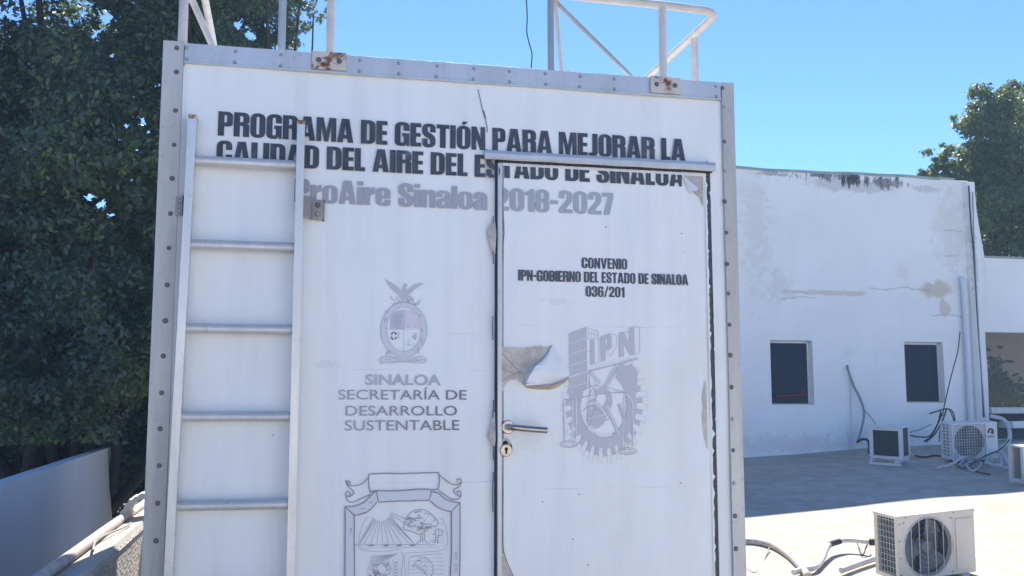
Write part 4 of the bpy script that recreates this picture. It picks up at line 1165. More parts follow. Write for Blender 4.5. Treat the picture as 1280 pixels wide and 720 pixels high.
# ------------------------------------------------------------------ the building across the roof
DB = 17.0
B0 = ray(1060, 508); B0 = B0 / B0[1] * DB
def bface(px, py, off=0.0):
    d = ray(px, py); t = ((B0 + off * NY) @ NY) / (d @ NY); P = d * t
    return float((P - B0) @ UX), float(P[2])
bld = empty('rooftop_building', (float(B0[0]), float(B0[1]), ZC), (0, 0, THETA))
tag(bld, 'white plastered rooftop building with stained wall and two dark louvre windows', 'building')
bx0 = -4.6
bx1, _ = bface(1213, 300)
bzt = bface(1060, 218)[1]
W = []
for (a, b, c, d) in [(962.5, 1018, 425, 506), (1130, 1182, 427, 503.5)]:
    xa_, zt_ = bface(a, c); xb2, zb_ = bface(b, d)
    W.append((xa_, xb2, zb_, zt_))
def stains(k, col):
    j = k.noise(2.6, 8, .74, dist=.6); j2 = k.noise(5.5, 8, .78, dist=.8); j3 = k.noise(2.5, 6, .7)
    def S(px, py, rx, ry, c, amt, jit, amp=.7, soft=.5):
        nonlocal col
        amp *= 2.6
        x, z = bface(px, py)
        sc = 17 / F
        col = k.mix(k.math('MULTIPLY', k.blob(x, z, rx * sc, ry * sc, soft, jitter=jit, amp=amp), amt), col, c)
    S(1065, 231, 52, 8, (.52, .49, .45), .6, j)
    jd = k.noise(3.2, 8, .78, k.vec((1.5, 1.5, .55)), .5)
    S(1058, 220, 44, 6, (.09, .09, .095), .8, jd, 1.9)
    S(1066, 225, 14, 7, (.05, .05, .055), .9, jd, 1.3)
    S(1108, 228, 26, 5, (.10, .10, .10), .7, jd, 1.9)
    S(1022, 219, 10, 3, (.10, .10, .10), .7, j2, 1.0)
    S(970, 217, 18, 3, (.20, .19, .18), .6, j2, 1.0)
    S(1160, 236, 22, 4, (.50, .46, .40), .5, j2, 1.0)
    S(945, 285, 16, 70, (.70, .66, .59), .5, j2, 1.3, .8)
    S(975, 360, 18, 16, (.68, .65, .59), .5, j2, 1.3, .8)
    S(1172, 361, 22, 11, (.55, .45, .33), .75, j, .5)
    S(1035, 366, 50, 3.2, (.58, .48, .40), .6, j, .6)
    S(1180, 385, 8, 10, (.56, .44, .33), .6, j, .6)
    S(1190, 290, 22, 50, (.68, .64, .57), .55, j2, 1.2, .8)
    S(1215, 330, 5, 40, (.50, .44, .36), .5, j2, 1.0)
    S(1128, 340, 8, 10, (.68, .60, .54), .4, j2, 1.1)
    S(1060, 440, 7, 6, (.62, .61, .58), .25, j2, .8)
    S(1000, 555, 90, 9, (.56, .55, .53), .4, j2, 1.0, .9)
    S(1120, 545, 60, 10, (.56, .55, .53), .35, j2, 1.0, .9)
    # meandering crack lines
    s = k.xyz()
    for (py, pxa, pxb) in ((361, 1086, 1162), (372, 975, 1020), (290, 1180, 1205), (320, 1180, 1200), (393, 1165, 1210)):
        xA, z0 = bface(pxa, py); xB, _ = bface(pxb, py)
        wv = k.math('MULTIPLY', k.math('SUBTRACT', k.noise(1.6, 5, .6), .5), .32)
        d = k.math('ABSOLUTE', k.math('SUBTRACT', k.math('ADD', s['Z'], wv), z0))
        mk_ = k.math('MULTIPLY', k.math('LESS_THAN', d, .012), k.math('MULTIPLY', k.math('GREATER_THAN', s['X'], xA), k.math('LESS_THAN', s['X'], xB)))
        col = k.mix(k.math('MULTIPLY', mk_, .45), col, (.38, .35, .31))
    return col
M['facade'] = mat_plaster('stained_facade', (.86, .85, .81), .22, .15, stains)
zb0 = -1.6
xs = sorted({bx0, bx1} | {w[0] for w in W} | {w[1] for w in W})
zs = sorted({zb0, bzt} | {w[2] for w in W} | {w[3] for w in W})
mb = MB()
for i in range(len(xs) - 1):
    for j in range(len(zs) - 1):
        cx, cz = (xs[i] + xs[i + 1]) / 2, (zs[j] + zs[j + 1]) / 2
        if any(w[0] < cx < w[1] and w[2] < cz < w[3] for w in W): continue
        mb.add([(xs[i], 0, zs[j]), (xs[i + 1], 0, zs[j]), (xs[i + 1], 0, zs[j + 1]), (xs[i], 0, zs[j + 1])], [(0, 1, 2, 3)])
for w in W:
    mb.add([(w[0], 0, w[2]), (w[1], 0, w[2]), (w[1], 0, w[3]), (w[0], 0, w[3]), (w[0], .22, w[2]), (w[1], .22, w[2]), (w[1], .22, w[3]), (w[0], .22, w[3])], [(0, 1, 5, 4), (1, 2, 6, 5), (2, 3, 7, 6), (3, 0, 4, 7)])
mb.add([(bx1, 0, zb0), (bx1, 6, zb0), (bx1, 6, bzt), (bx1, 0, bzt)], [(0, 1, 2, 3)])
mb.add([(bx0, 0, zb0), (bx0, 6, zb0), (bx0, 6, bzt), (bx0, 0, bzt)], [(0, 3, 2, 1)])
mb.add([(bx0, 0, bzt), (bx1, 0, bzt), (bx1, .2, bzt), (bx0, .2, bzt)], [(0, 1, 2, 3)])
mb.add([(bx0, .2, bzt), (bx1, .2, bzt), (bx1, .2, bzt - .4), (bx0, .2, bzt - .4), (bx1, 6, bzt - .4), (bx0, 6, bzt - .4)], [(0, 1, 2, 3), (3, 2, 4, 5)])
mb.build('wall', M['facade'], bld)
# roof membrane lip
def lipf(u, v):
    x = bx0 + (bx1 - .55 - bx0) * u
    pr = [(-.012, -.012), (-.02, .018), (.0, .040), (.2, .036)][int(round(v * 3))]
    return (x, pr[0], bzt + pr[1] + .010 * math.sin(x * 1.7) + .005 * math.sin(x * 6))
MB().grid(lipf, 80, 3, False).build('roof_lip', M['membrane'], bld)
MB().bbox(bx1 - .75, bx1 - .25, -.01, .2, bzt + .001, bzt + .035, .008).build('roof_lip', M['membrane'], bld)
# crumbling corner pilaster
def pilf(u, v):
    prx = [(-.10, 0), (-.10, -.07), (.10, -.07), (.13, .0), (.13, .4)]
    k = u * 4; i = min(int(k), 3); t = k - i
    x = prx[i][0] * (1 - t) + prx[i + 1][0] * t; y = prx[i][1] * (1 - t) + prx[i + 1][1] * t
    z = zb0 + (bzt - .03 - zb0) * v
    bul = .10 * math.exp(-((z - 2.2) / .8) ** 2) + .05 * (1 - v) + .015 * math.sin(z * 3)
    return (bx1 + x + (bul if u > .4 else 0), y, z)
MB().grid(pilf, 8, 30).build('pilaster', M['facade'], bld)
for w in W:
    fr = MB()
    x0, x1, z0, z1 = w
    y = .10
    for q in ((x0, x0 + .03, z0, z1), (x1 - .06, x1, z0, z1), (x0, x1, z1 - .045, z1), (x0, x1, z0, z0 + .02)): 
        fr.bbox(q[0], q[1], y - .02, y + .04, q[2] + .001, q[3] - .001, .004)
    win = fr.build('window', M['frame_alu'], bld)
    n = 9
    hgt = (z1 - z0 - .07) / n
    bl = MB()
    for k in range(n):
        zc = z0 + .022 + hgt * (k + .5)
        MB().add([(x0 + .03, y - .000, zc - hgt * .53), (x1 - .06, y - .000, zc - hgt * .53), (x1 - .06, y + .000, zc + hgt * .53), (x0 + .03, y + .000, zc + hgt * .53),
                  (x0 + .03, y - .000, zc - hgt * .53), (x1 - .06, y - .000, zc - hgt * .53), (x1 - .06, y + .006, zc + hgt * .53), (x0 + .03, y + .006, zc + hgt * .53)],
                 [(0, 1, 2, 3), (4, 7, 6, 5), (0, 4, 5, 1), (3, 2, 6, 7)]).build('louvre_pane', M['glass_dark'], win)
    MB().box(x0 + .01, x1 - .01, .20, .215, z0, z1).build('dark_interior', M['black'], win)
    if w is W[0]:
        MB().tube([(x0 + .10, .02, z0 + .14), (x0 + .35, .02, z0 + .15), (x1 - .12, .02, z0 + .19)], .012, 6).build('red_strip', simple('red_strip', (.28, .02, .03), .5), win)
# painted downpipe on the corner
xd, zd = bface(1200, 348)
MB().tube([(xd, -.03, zd), (xd, -.07, zd - .05), (xd + .01, -.08, zd - .2), (xd + .015, -.08, zb0)], .046, 14).build('downpipe', M['pvc'], bld)

# lower wing to the right
wing = empty('rooftop_wing', bld.location[:], (0, 0, THETA))
tag(wing, 'lower white wing with one wide window at the right edge', 'building')
wy = .25
wx0, wx1 = bx1 + .1, bx1 + 9
wzt = bface(1255, 323, wy)[1]
wa, wtz = bface(1230, 415, wy); _, wbz = bface(1240, 509, wy)
wb = wa + 3.2
mb = MB()
for (x0, x1, z0, z1) in ((wx0, wa, zb0, wzt), (wb, wx1, zb0, wzt), (wa, wb, wtz, wzt), (wa, wb, zb0, wbz - .55)):
    mb.add([(x0, wy, z0), (x1, wy, z0), (x1, wy, z1), (x0, wy, z1)], [(0, 1, 2, 3)])
for x in (wa, wb): mb.add([(x, wy, wbz - .55), (x, wy + .25, wbz - .55), (x, wy + .25, wtz), (x, wy, wtz)], [(0, 1, 2, 3)])
mb.add([(wa, wy, wtz), (wb, wy, wtz), (wb, wy + .25, wtz), (wa, wy + .25, wtz)], [(0, 1, 2, 3)])
mb.add([(wx0, wy, wzt), (wx1, wy, wzt), (wx1, wy + 5, wzt), (wx0, wy + 5, wzt)], [(0, 1, 2, 3)])
mb.build('wall', M['plaster'], wing)
MB().bbox(wx0 + .02, wx1, wy - .03, wy + .2, wzt + .002, wzt + .03, .005).build('coping', M['membrane'], wing)
win = MB().bbox(wa - .06, wb + .05, wy - .16, wy + .1, wbz - .11, wbz, .01).build('window', M['frame_alu'], wing)
MB().bbox(wa + .25, wb + .05, wy - .30, wy + .1, wbz - .36, wbz - .24, .01).build('sill_ledge', M['plaster'], wing)
MB().box(wa, wb, wy + .05, wy + .07, wbz - .25, wbz - .112).build('dark_panel', M['glass_dark'], wing)
MB().box(wa, wb, wy + .05, wy + .07, wbz - 1.1, wbz - .362).build('dark_panel', M['fin'], wing)
kg = NT('clear_glass'); kg.base((.8, .85, .85), .02, 0, .5)
gl = kg.n('BsdfTransparent'); gl.inputs[0].default_value = (.93, .93, .93, 1)
gs = kg.n('BsdfGlossy'); gs.inputs['Roughness'].default_value = .03; gs.inputs['Color'].default_value = (.75, .65, .55, 1)
fx_ = kg.n('MixShader'); fx_.inputs[0].default_value = .03
kg.l(gl.outputs[0], fx_.inputs[1]); kg.l(gs.outputs[0], fx_.inputs[2]); kg.l(fx_.outputs[0], kg.t.nodes['Material Output'].inputs[0])
MB().box(wa + .001, wb, wy + .09, wy + .096, wbz + .001, wtz - .001).build('pane', kg.m, win)
# the room behind the pane
rm = MB()
rm.add([(wa - .3, wy + 1.6, wbz - 1), (wb + .2, wy + 1.6, wbz - 1), (wb + .2, wy + 1.6, wtz + .8), (wa - .3, wy + 1.6, wtz + .8)], [(0, 1, 2, 3)])
rm.add([(wa - .3, wy + .26, wbz - 1), (wa - .3, wy + 1.6, wbz - 1), (wa - .3, wy + 1.6, wtz + .8), (wa - .3, wy + .26, wtz + .8)], [(0, 1, 2, 3)])
rm.add([(wa - .3, wy + .26, wbz - .9), (wb + .2, wy + .26, wbz - .9), (wb + .2, wy + 1.6, wbz - .9), (wa - .3, wy + 1.6, wbz - .9)], [(0, 1, 2, 3)])
rm.build('room', M['brown'], wing)
# potted plant inside the window
px_, pz_ = bface(1262, 505, wy + .6)
pw = Vector((float(B0[0]), float(B0[1]), ZC)) + Vector(UX.tolist()) * px_ + Vector(NY.tolist()) * (wy + .6) + Vector((0, 0, pz_ - .45))
pot = empty('potted_plant', pw)
tag(pot, 'dark leafy plant standing behind the wide window of the lower wing', 'plant')
MB().disc((0, 0, -.4), .16, (0, 0, 1), .38, 18, .21).build('pot', M['terracotta'], pot)
sm, lm = MB(), MB()
for k in range(26):
    a, el = rng.uniform(0, 6.28), rng.uniform(.5, 1.45)
    L = rng.uniform(.5, 1.35) * (1 if k % 3 else .8)
    d = Vector((math.cos(a) * math.cos(el), math.sin(a) * math.cos(el) * .6, math.sin(el)))
    tip = d * L
    sm.tube([(0, 0, 0), tuple(tip * .5 + Vector((0, 0, .05))), tuple(tip)], .006, 5)
    for _ in range(26):
        c = tip * rng.uniform(.6, 1.05) + Vector(rng.normal(0, .085, 3))
        u = Vector(rng.normal(0, 1, 3)).normalized(); w_ = u.orthogonal()
        lm.add([c - u * .095, c + w_ * .045, c + u * .095, c - w_ * .045], [(0, 1, 2, 3)])
sm.build('stem', M['leaf_pot'], pot); lm.build('foliage', M['leaf_pot'], pot, False)

# loose cables and conduits on the building: each a thing
def bw(px, py, off=-.03):
    x, z = bface(px, py, off)
    p = B0 + UX * x + NY * off
    return Vector((p[0], p[1], z + ZC))
def cable(name, pts, r, mat, label, cat, group=None, n=6, res=6):
    o = MB().tube(spline(pts, res), r, n).build(name, mat); tag(o, label, cat, group); return o
G = 'cables hanging on the rooftop building'
cable('power_cable', [bw(1211, 232, -.12), bw(1213, 270, -.14), bw(1218, 330, -.14), bw(1222, 400, -.14), bw(1227, 470, -.14), bw(1229.5, 522, -.14)], .013, M['blackhose'], 'dark cable hanging down the crumbling corner of the white building', 'cable', G)
cable('power_cable', [bw(1216, 240, -.10), bw(1217.5, 300, -.14), bw(1221, 370, -.16), bw(1225, 440, -.16), bw(1231, 522, -.16)], .010, M['cable_grey'], 'grey cable beside the dark one on the building corner', 'cable', G)
cable('power_cable', [bw(1200, 415, -.16), bw(1197, 440, -.16), bw(1189, 470, -.13), bw(1182, 500, -.1), bw(1178, 520, -.2)], .009, M['blackhose'], 'dark cable slanting from the downpipe past the right louvre window', 'cable', G)
cable('drain_conduit', [bw(1064, 512, -.02), bw(1064, 480, -.02), bw(1063.5, 566, -.02)][::-1], .012, M['pvc'], 'thin white conduit fixed to the wall between the windows', 'pipe') if False else None
o = MB().tube([bw(1064, 470, -.02), bw(1064, 566, -.02)], .014, 8).build('drain_conduit', M['pvc'])
tag(o, 'thin white conduit running straight down the wall between the windows', 'pipe')
cable('insulated_hose', [bw(1059, 457, -.0), bw(1061, 465, -.08), bw(1067, 482, -.10), bw(1075, 498, -.12), bw(1080, 515, -.14), bw(1077, 535, -.15), bw(1072, 552, -.18)], .020, M['cable_grey'], 'grey insulated hose coming out of the wall beside the condenser on a stand', 'hose', None, 8)
cable('refrigerant_hose', [bw(1071, 553, -.22), bw(1078, 549, -.3), bw(1085, 551, -.42), bw(1086.5, 562, -.5), bw(1086, 566, -.55)], .020, M['blackhose'], 'short black hose curving to the condenser on a stand', 'hose', None, 8)
cable('thin_wire', [bw(1080, 512, -.13), bw(1088, 521, -.4), bw(1095, 530, -.7)], .008, M['cable_grey'], 'thin wire from the grey hose to the top of the stand condenser', 'wire')
for k, pts in enumerate(([(1162, 517), (1175, 513), (1184, 511), (1191, 515), (1194, 527)], [(1176, 514), (1172, 530), (1164, 545), (1155, 552)], [(1183, 512), (1177, 528), (1168, 543), (1158, 552)], [(1136, 544), (1148, 546), (1162, 545), (1172, 530), (1178, 516)], [(1187, 513), (1190, 519), (1193, 528)], [(1135, 541), (1150, 537), (1165, 530)], [(1188, 528), (1178, 530), (1175, 540), (1174, 553)])):
    lab = ['black cable looping over the left side of the logo condenser', 'black cable dropping from the loop to the floor, left one', 'black cable dropping from the loop to the floor, right one', 'black cable sagging from the stand condenser to the cable loop', 'short black cable bending behind the logo condenser', 'thin grey wire crossing the wall between both condensers', 'grey cable curving down at the back of the logo condenser'][k]
    cable('loose_cable', [bw(a, b, -.25 - .05 * k) for a, b in pts], .012 if k < 4 else .009, M['blackhose'] if k != 5 else M['cable_grey'], lab, 'cable', G)
# ------------------------------------------------------------------ air conditioners
def hole_plate(mb, x0, x1, z0, z1, cx, cz, r, y, n=48):
    s = min(r * 1.12, cx - x0, x1 - cx, cz - z0, z1 - cz)
    s = max(s, r * 1.02)
    inn, out = [], []
    for k in range(n):
        t = 2 * math.pi * (k + .5) / n
        c, q = math.cos(t), math.sin(t)
        f = s / max(abs(c), abs(q))
        inn.append((cx + r * c, y, cz + r * q)); out.append((cx + f * c, y, cz + f * q))
    # corners
    mb.add(inn + out, [(k, (k + 1) % n, n + (k + 1) % n, n + k) for k in range(n)])
    for sx in (-1, 1):
        for sz in (-1, 1):
            k0 = min(range(n), key=lambda k: -(sx * (out[k][0] - cx) + sz * (out[k][2] - cz)) - 0)
            pair = sorted(range(n), key=lambda k: (out[k][0] - cx - sx * s) ** 2 + (out[k][2] - cz - sz * s) ** 2)[:2]
            mb.add([out[pair[0]], out[pair[1]], (cx + sx * s, y, cz + sz * s)], [(0, 1, 2)])
    for q in ((x0, x1, z0, cz - s), (x0, x1, cz + s, z1), (x0, cx - s, cz - s, cz + s), (cx + s, x1, cz - s, cz + s)):
        if q[1] - q[0] > 1e-4 and q[3] - q[2] > 1e-4: mb.add([(q[0], y, q[2]), (q[1], y, q[2]), (q[1], y, q[3]), (q[0], y, q[3])], [(0, 1, 2, 3)])
def fan(root, cx, cz, r, y, blades=3):
    f = MB().disc((cx, y + .02, cz), r * .26, (0, -1, 0), .05, 20, r * .2)
    for k in range(blades):
        a0 = 2 * math.pi * k / blades + .4
        def bf(u, v, a0=a0):
            a = a0 + (1.35 * u) * (1 - .15 * v); rad = r * (.2 + .74 * v)
            return (cx + rad * math.cos(a), y + .045 - .07 * u, cz + rad * math.sin(a))
        f.grid(bf, 8, 6)
    f.build('fan_blade', M['fan_grey'], root, False)
    MB().tube([(cx, y + .03, cz), (cx, y + .10, cz)], r * .3, 16).build('motor', M['fan_grey'], root)
    MB().disc((cx, y + .11, cz), r * 1.02, (0, 1, 0), .004, 40).build('inner_coil', M['coil_grey'], root)

def ac_unit(name, label, base, phi, Wd, Dp, H, paint, style, group):
    root = empty(name, base, floor_rot(phi))
    tag(root, label, 'air conditioner', group)
    x0, x1, y0, y1 = -Wd / 2, Wd / 2, -Dp / 2, Dp / 2
    z0, z1 = .045, H
    cx, cz, r = x0 + Wd * .385, (z0 + z1) / 2 + .0, min((z1 - z0) * .455, Wd * .33)
    b = MB()
    hole_plate(b, x0, x1, z0, z1 - .03, cx, cz - .012, r, y0)
    b.box(x1 - .004, x1, y0 + .002, y1, z0, z1 - .03)                       # right side
    b.box(x0, x0 + .055, y0 + .002, y0 + .04, z0, z1 - .03)                 # corner posts of the open left side
    b.box(x0, x0 + .035, y1 - .04, y1, z0, z1 - .03)
    b.box(x0 + .055, x1 - .004, y0 + .004, y1, z0, z0 + .02)
    b.box(x0, x0 + .02, y0 + .04, y1 - .04, z0, z0 + .035)
    # throat of the fan opening
    n = 48
    A = [(cx + r * math.cos(2 * math.pi * k / n), y0, cz - .012 + r * math.sin(2 * math.pi * k / n)) for k in range(n)]
    B_ = [(x, y0 + .05, z) for x, y, z in A]
    b.add(A + B_, [(k, (k + 1) % n, n + (k + 1) % n, n + k) for k in range(n)], True)
    b.build('casing', M[paint], root, False)
    MB().bbox(x0 - .008, x1 + .006, y0 - .008, y1 + .006, z1 - .03, z1, .007).build('lid', M[paint], root)
    MB().box(x0 + .03, x1 - .01, y1 - .06, y1 - .02, z0 + .03, z1 - .035).build('coil', M['coil_grey'], root)
    MB().box(x0 + .022, x0 + .05, y0 + .045, y1 - .045, z0 + .04, z1 - .035).build('side_coil', M['fin'], root)
    MB().box(x0 + Wd * .72, x0 + Wd * .725, y0 + .01, y1 - .06, z0, z1 - .03).build('divider', M['coil_grey'], root)
    fan(root, cx, cz - .012, r, y0 + .05, 3)
    gz = cz - .012
    gd = MB()
    if style == 'round':
        # raised surround, vertical bars and fine rings
        for k in range(1, 6):
            gd.ring((cx, y0 - .004, gz), r * k / 5.7, .0008, n=40, m=4)
        for k in range(-2, 4):
            xx = cx - r * .05 + k * r * .33
            h = math.sqrt(max(0, r * r - (xx - cx) ** 2))
            gd.tube([(xx, y0 - .008, gz - h), (xx, y0 - .010, gz + h)], .0038, 6)
        gd.ring((cx, y0 - .002, gz), r * 1.0, .008, n=48)
        gd.build('fan_guard', M['wire'], root)
        for (a, b2, c, d) in ((x0 + .05, x0 + .058, z0 + .02, z1 - .05), (x0 + Wd * .715, x0 + Wd * .725, z0 + .02, z1 - .05)): MB().box(a, b2, y0 - .003, y0 - .0005, c, d).build('seam', M[paint], root)
        MB().bbox(x0 + Wd * .745, x1 - .02, y0 - .008, y0 + .001, z0 + .04, z1 - .07, .006).build('service_panel', M[paint], root)
        for (xx, zz) in ((x0 + .065, z1 - .06), (x0 + .065, cz), (x0 + .065, z0 + .03), (x0 + Wd * .69, z1 - .06), (x0 + Wd * .69, cz), (x0 + Wd * .69, z0 + .03)):
            o = link('screw', screw_me, root); o.location = (xx, y0 - .001, zz)
        for xx in (x0 + .08, x0 + Wd * .72):
            o = link('screw', screw_me, root); o.location = (xx, y0 - .0085, z1 - .016)
        for k in range(4):
            o = link('screw', screw_me, root); o.location = (x0 + .02, y0 - .001, z0 + .05 + (z1 - z0 - .12) * k / 3)
    else:
        s = r * 1.06
        for k in range(-6, 7):
            gd.box(cx + k * s / 6.3 - .003, cx + k * s / 6.3 + .003, y0 - .014, y0 - .008, gz - s, gz + s)
            gd.box(cx - s, cx + s, y0 - .0175, y0 - .0142, gz + k * s / 6.3 - .003, gz + k * s / 6.3 + .003)
        gd.build('fan_guard', M['wire'], root)
        fr = MB()
        for q in ((cx - s - .02, cx - s, gz - s - .02, gz + s + .02), (cx + s, cx + s + .02, gz - s - .02, gz + s + .02)): fr.bbox(q[0], q[1], y0 - .02, y0, q[2], q[3], .004)
        for q in ((gz - s - .02, gz - s), (gz + s, gz + s + .02)): fr.bbox(cx - s + .001, cx + s - .001, y0 - .02, y0, q[0], q[1], .004)
        fr.build('guard_frame', M[paint], root)
    # side grille
    sg = MB()
    yy0, yy1 = y0 + .04, y1 - .04
    nz = 10
    if style == 'round':
        for k in range(nz): sg.box(x0 - .002, x0 + .004, yy0, yy1, z0 + .05 + (z1 - z0 - .1) * k / (nz - 1) - .002, z0 + .05 + (z1 - z0 - .1) * k / (nz - 1) + .002)
        for k in range(1, 6): sg.box(x0 + .0042, x0 + .008, yy0 + (yy1 - yy0) * k / 6 - .002, yy0 + (yy1 - yy0) * k / 6 + .002, z0 + .036, z1 - .031)
        sg.build('side_grille', M['wire'], root)
    else:
        for k in range(nz): sg.box(x0 - .006, x0 + .014, yy0, yy1, z0 + .04 + (z1 - z0 - .1) * k / (nz - 1) - .011, z0 + .04 + (z1 - z0 - .1) * k / (nz - 1) + .011)
        for k in (0, 2.4, 4.8): sg.box(x0 - .004, x0 + .018, yy0 + (yy1 - yy0 - .03) * k / 4.8, yy0 + (yy1 - yy0 - .03) * k / 4.8 + .03, z0 + .036, z1 - .031)
        sg.build('side_grille', M[paint], root)
    for xx in (x0 + .12, x1 - .16):
        MB().bbox(xx, xx + .07, y0 - .03, y1 + .03, .0, z0 - .001, .006).build('foot', M['alu_dirty'], root)
    return root, (x0, x1, y0, y1, z0, z1)
screw_me = MB().disc((0, 0, 0), .006, (0, -1, 0), .003, 8).mesh('screw', M['rivet'])
GA = 'air conditioner condensers on the roof'
# nearest unit, in the sun
pA = Vector((3.555, 8.95, 0)); pA.z = floor_z(pA.x, pA.y)
A_, dA = ac_unit('air_conditioner', 'cream condenser with a round barred fan opening standing alone in the sun', pA, R(18), .79, .30, .585, 'cream', 'round', GA)
# unit with the red mark by the corner
cpt = fz(1218, 577.5); pC = Vector((cpt.x, cpt.y + .15, floor_z(cpt.x, cpt.y + .15)))
C_, dC = ac_unit('air_conditioner', 'white condenser with square fan grid and dark red logo by the building corner', pC, R(6), .73, .30, .585, 'ac_white', 'grid', GA)
# red swirl logo and word
x0, x1, y0, y1, z0, z1 = dC
lg = MB()
cxl, czl, rl = x1 - .105, z1 - .145, .038
def arc(a0, a1, r_, n=14): return [(cxl + r_ * math.cos(R(a0 + (a1 - a0) * i / n)), czl + r_ * math.sin(R(a0 + (a1 - a0) * i / n))) for i in range(n + 1)]
stroke(lg, arc(-60, 210, rl), .030, y0 - .003); stroke(lg, arc(0, -120, rl * .35, 8), .022, y0 - .003); stroke(lg, [(cxl + .004, czl), (cxl + rl, czl - .012)], .02, y0 - .003)
tx = plain_text('GREE', cxl - .055, cxl + .055, czl - .085, czl - .058, y0 - .003, .02)
lg.add(tx.v, tx.f)
lg.build('logo', M['logo_red'], C_, False)
lw = plain_text('INVERTER', cxl - .05, cxl + .05, czl - .125, czl - .113, y0 - .003, .0)
# stand unit: seen from its coil side
def coil_unit(name, label, base, phi, Wd, Dp, H, leg, split, group=GA):
    root = empty(name, base, floor_rot(phi)); tag(root, label, 'air conditioner', group)
    x0, x1, y0, y1, z0, z1 = -Wd / 2, Wd / 2, -Dp / 2, Dp / 2, leg, leg + H
    c = MB()
    c.bbox(x0, x0 + .06, y0, y0 + .06, z0, z1 - .03, .004); c.bbox(x1 - .05, x1, y0, y0 + .06, z0, z1 - .03, .004)
    c.bbox(x0, x0 + .05, y1 - .05, y1, z0, z1 - .03, .004); c.bbox(x1 - .05, x1, y1 - .05, y1, z0, z1 - .03, .004)
    c.box(x0 + .05, x1 - .05, y1 - .006, y1, z0, z1 - .03)
    c.bbox(x0, x1, y0 + .003, y1 - .003, z0 - .02, z0 + .025, .004)
    c.box(x0 + .06, x1 - .05, y0 + .004, y0 + .03, z1 - .07, z1 - .03)
    c.build('casing', M['ac_white'], root)
    MB().bbox(x0 - .01, x1 + .01, y0 - .01, y1 + .01, z1 - .03, z1, .006).build('lid', M['ac_white'], root)
    MB().box(x0 + .06, x1 - .05, y0 + .015, y0 + .05, z0 + .026, z1 - .072).build('coil', M['fin'], root)
    f = MB()
    for k in range(28): 
        xx = x0 + .065 + (Wd - .12) * k / 28
        f.box(xx, xx + .004, y0 + .009, y0 + .0148, z0 + .027, z1 - .073)
    f.build('fin', M['fin'], root)
    MB().box(x1 - .035, x1 - .008, y0 + .061, y1 - .051, z0 + .03, z1 - .035).build('side_coil', M['fin'], root)
    s = MB()
    for xx in (x0 + .04, x1 - .08): s.bbox(xx, xx + .04, y0 - .10, y1 + .06, z0 - .06, z0 - .022, .004)
    s.bbox(x0 + .03, x1 + .02, y0 - .105, y0 - .065, z0 - .10, z0 - .061, .004)
    for xx in (x0 + .05, x1 - .07):
        for yy in (y0 - .09, y1): s.bbox(xx, xx + .03, yy, yy + .03, -.02, z0 - .061, .003)
    s.build('stand', M['ac_white'], root)
    return root
bpt = fz(1113, 579); pB = Vector((bpt.x, bpt.y, floor_z(bpt.x, bpt.y)))
coil_unit('air_conditioner', 'white condenser with dark coil fins raised on a low steel stand', pB, R(-44), .50, .30, .475, .10, .6)
dpt = fz(1297, 604); pD = Vector((dpt.x, dpt.y, floor_z(dpt.x, dpt.y)))
coil_unit('air_conditioner', 'grey white condenser cut off by the right border of the picture', pD, R(10), .60, .30, .46, .05, .6)

# hoses and cables on the floor
cable('condenser_hose', [fz(880, 690, .03), fz(915, 683, .03), fz(940, 682, .04), fz(965, 688, .05), fz(985, 700, .05), fz(998, 712, .05), fz(1010, 726, .04)], .034, M['hose'], 'thick beige hose arching over the sunlit roof from behind the cabin', 'hose', None, 10)
hA = [(992, 715), (1003, 712), (1018, 710), (1027, 702), (1036, 690), (1046, 685.5), (1058, 683.5), (1072, 684.5), (1086, 686.5), (1096, 687)]
P_ = [fz(a, b + 8, .0) for a, b in hA]
for i, q in enumerate(P_): q.z += .05 + .03 * min(i, 9) / 9 + (.05 if i > 3 else 0)
o = empty('refrigerant_line', P_[0]); tag(o, 'white taped refrigerant line with black joints running to the sunlit condenser', 'hose')
sp = spline(P_, 8)
sp = [tuple(q - P_[0]) for q in sp]
MB().tube(sp[:34], .026, 8).build('taped_section', M['tape'], o)
MB().tube(sp[33:44], .029, 8).build('black_section', M['blackhose'], o)
MB().tube(sp[43:66], .022, 8).build('taped_section', M['tape'], o)
MB().tube(sp[65:], .034, 8).build('black_section', M['blackhose'], o)
cable('thin_wire', [fz(962, 691, .05), fz(953, 706, .01), fz(944, 717, .01), fz(933, 712, .01)], .006, M['cable_grey'], 'thin wire drooping under the thick beige hose', 'wire')
cable('thin_wire', [fz(1029, 704, .03), fz(1024, 718, .01), fz(1018, 730, .01)], .007, M['cable_grey'], 'thin wire hanging down from the white taped line', 'wire')
cable('thin_wire', [fz(1072, 690, .08), fz(1078, 698, .03), fz(1083, 695, .08), fz(1086, 692, .1)], .007, M['blackhose'], 'short black wire drooping beside the condenser end of the taped line', 'wire')
o = MB().tube([fz(1052, 722, .06), fz(1076, 713, .06), fz(1096, 706, .06)], .028, 6).build('steel_bar', M['alu_dirty']); tag(o, 'grey bar lying on the roof at the foot of the sunlit condenser', 'bar')
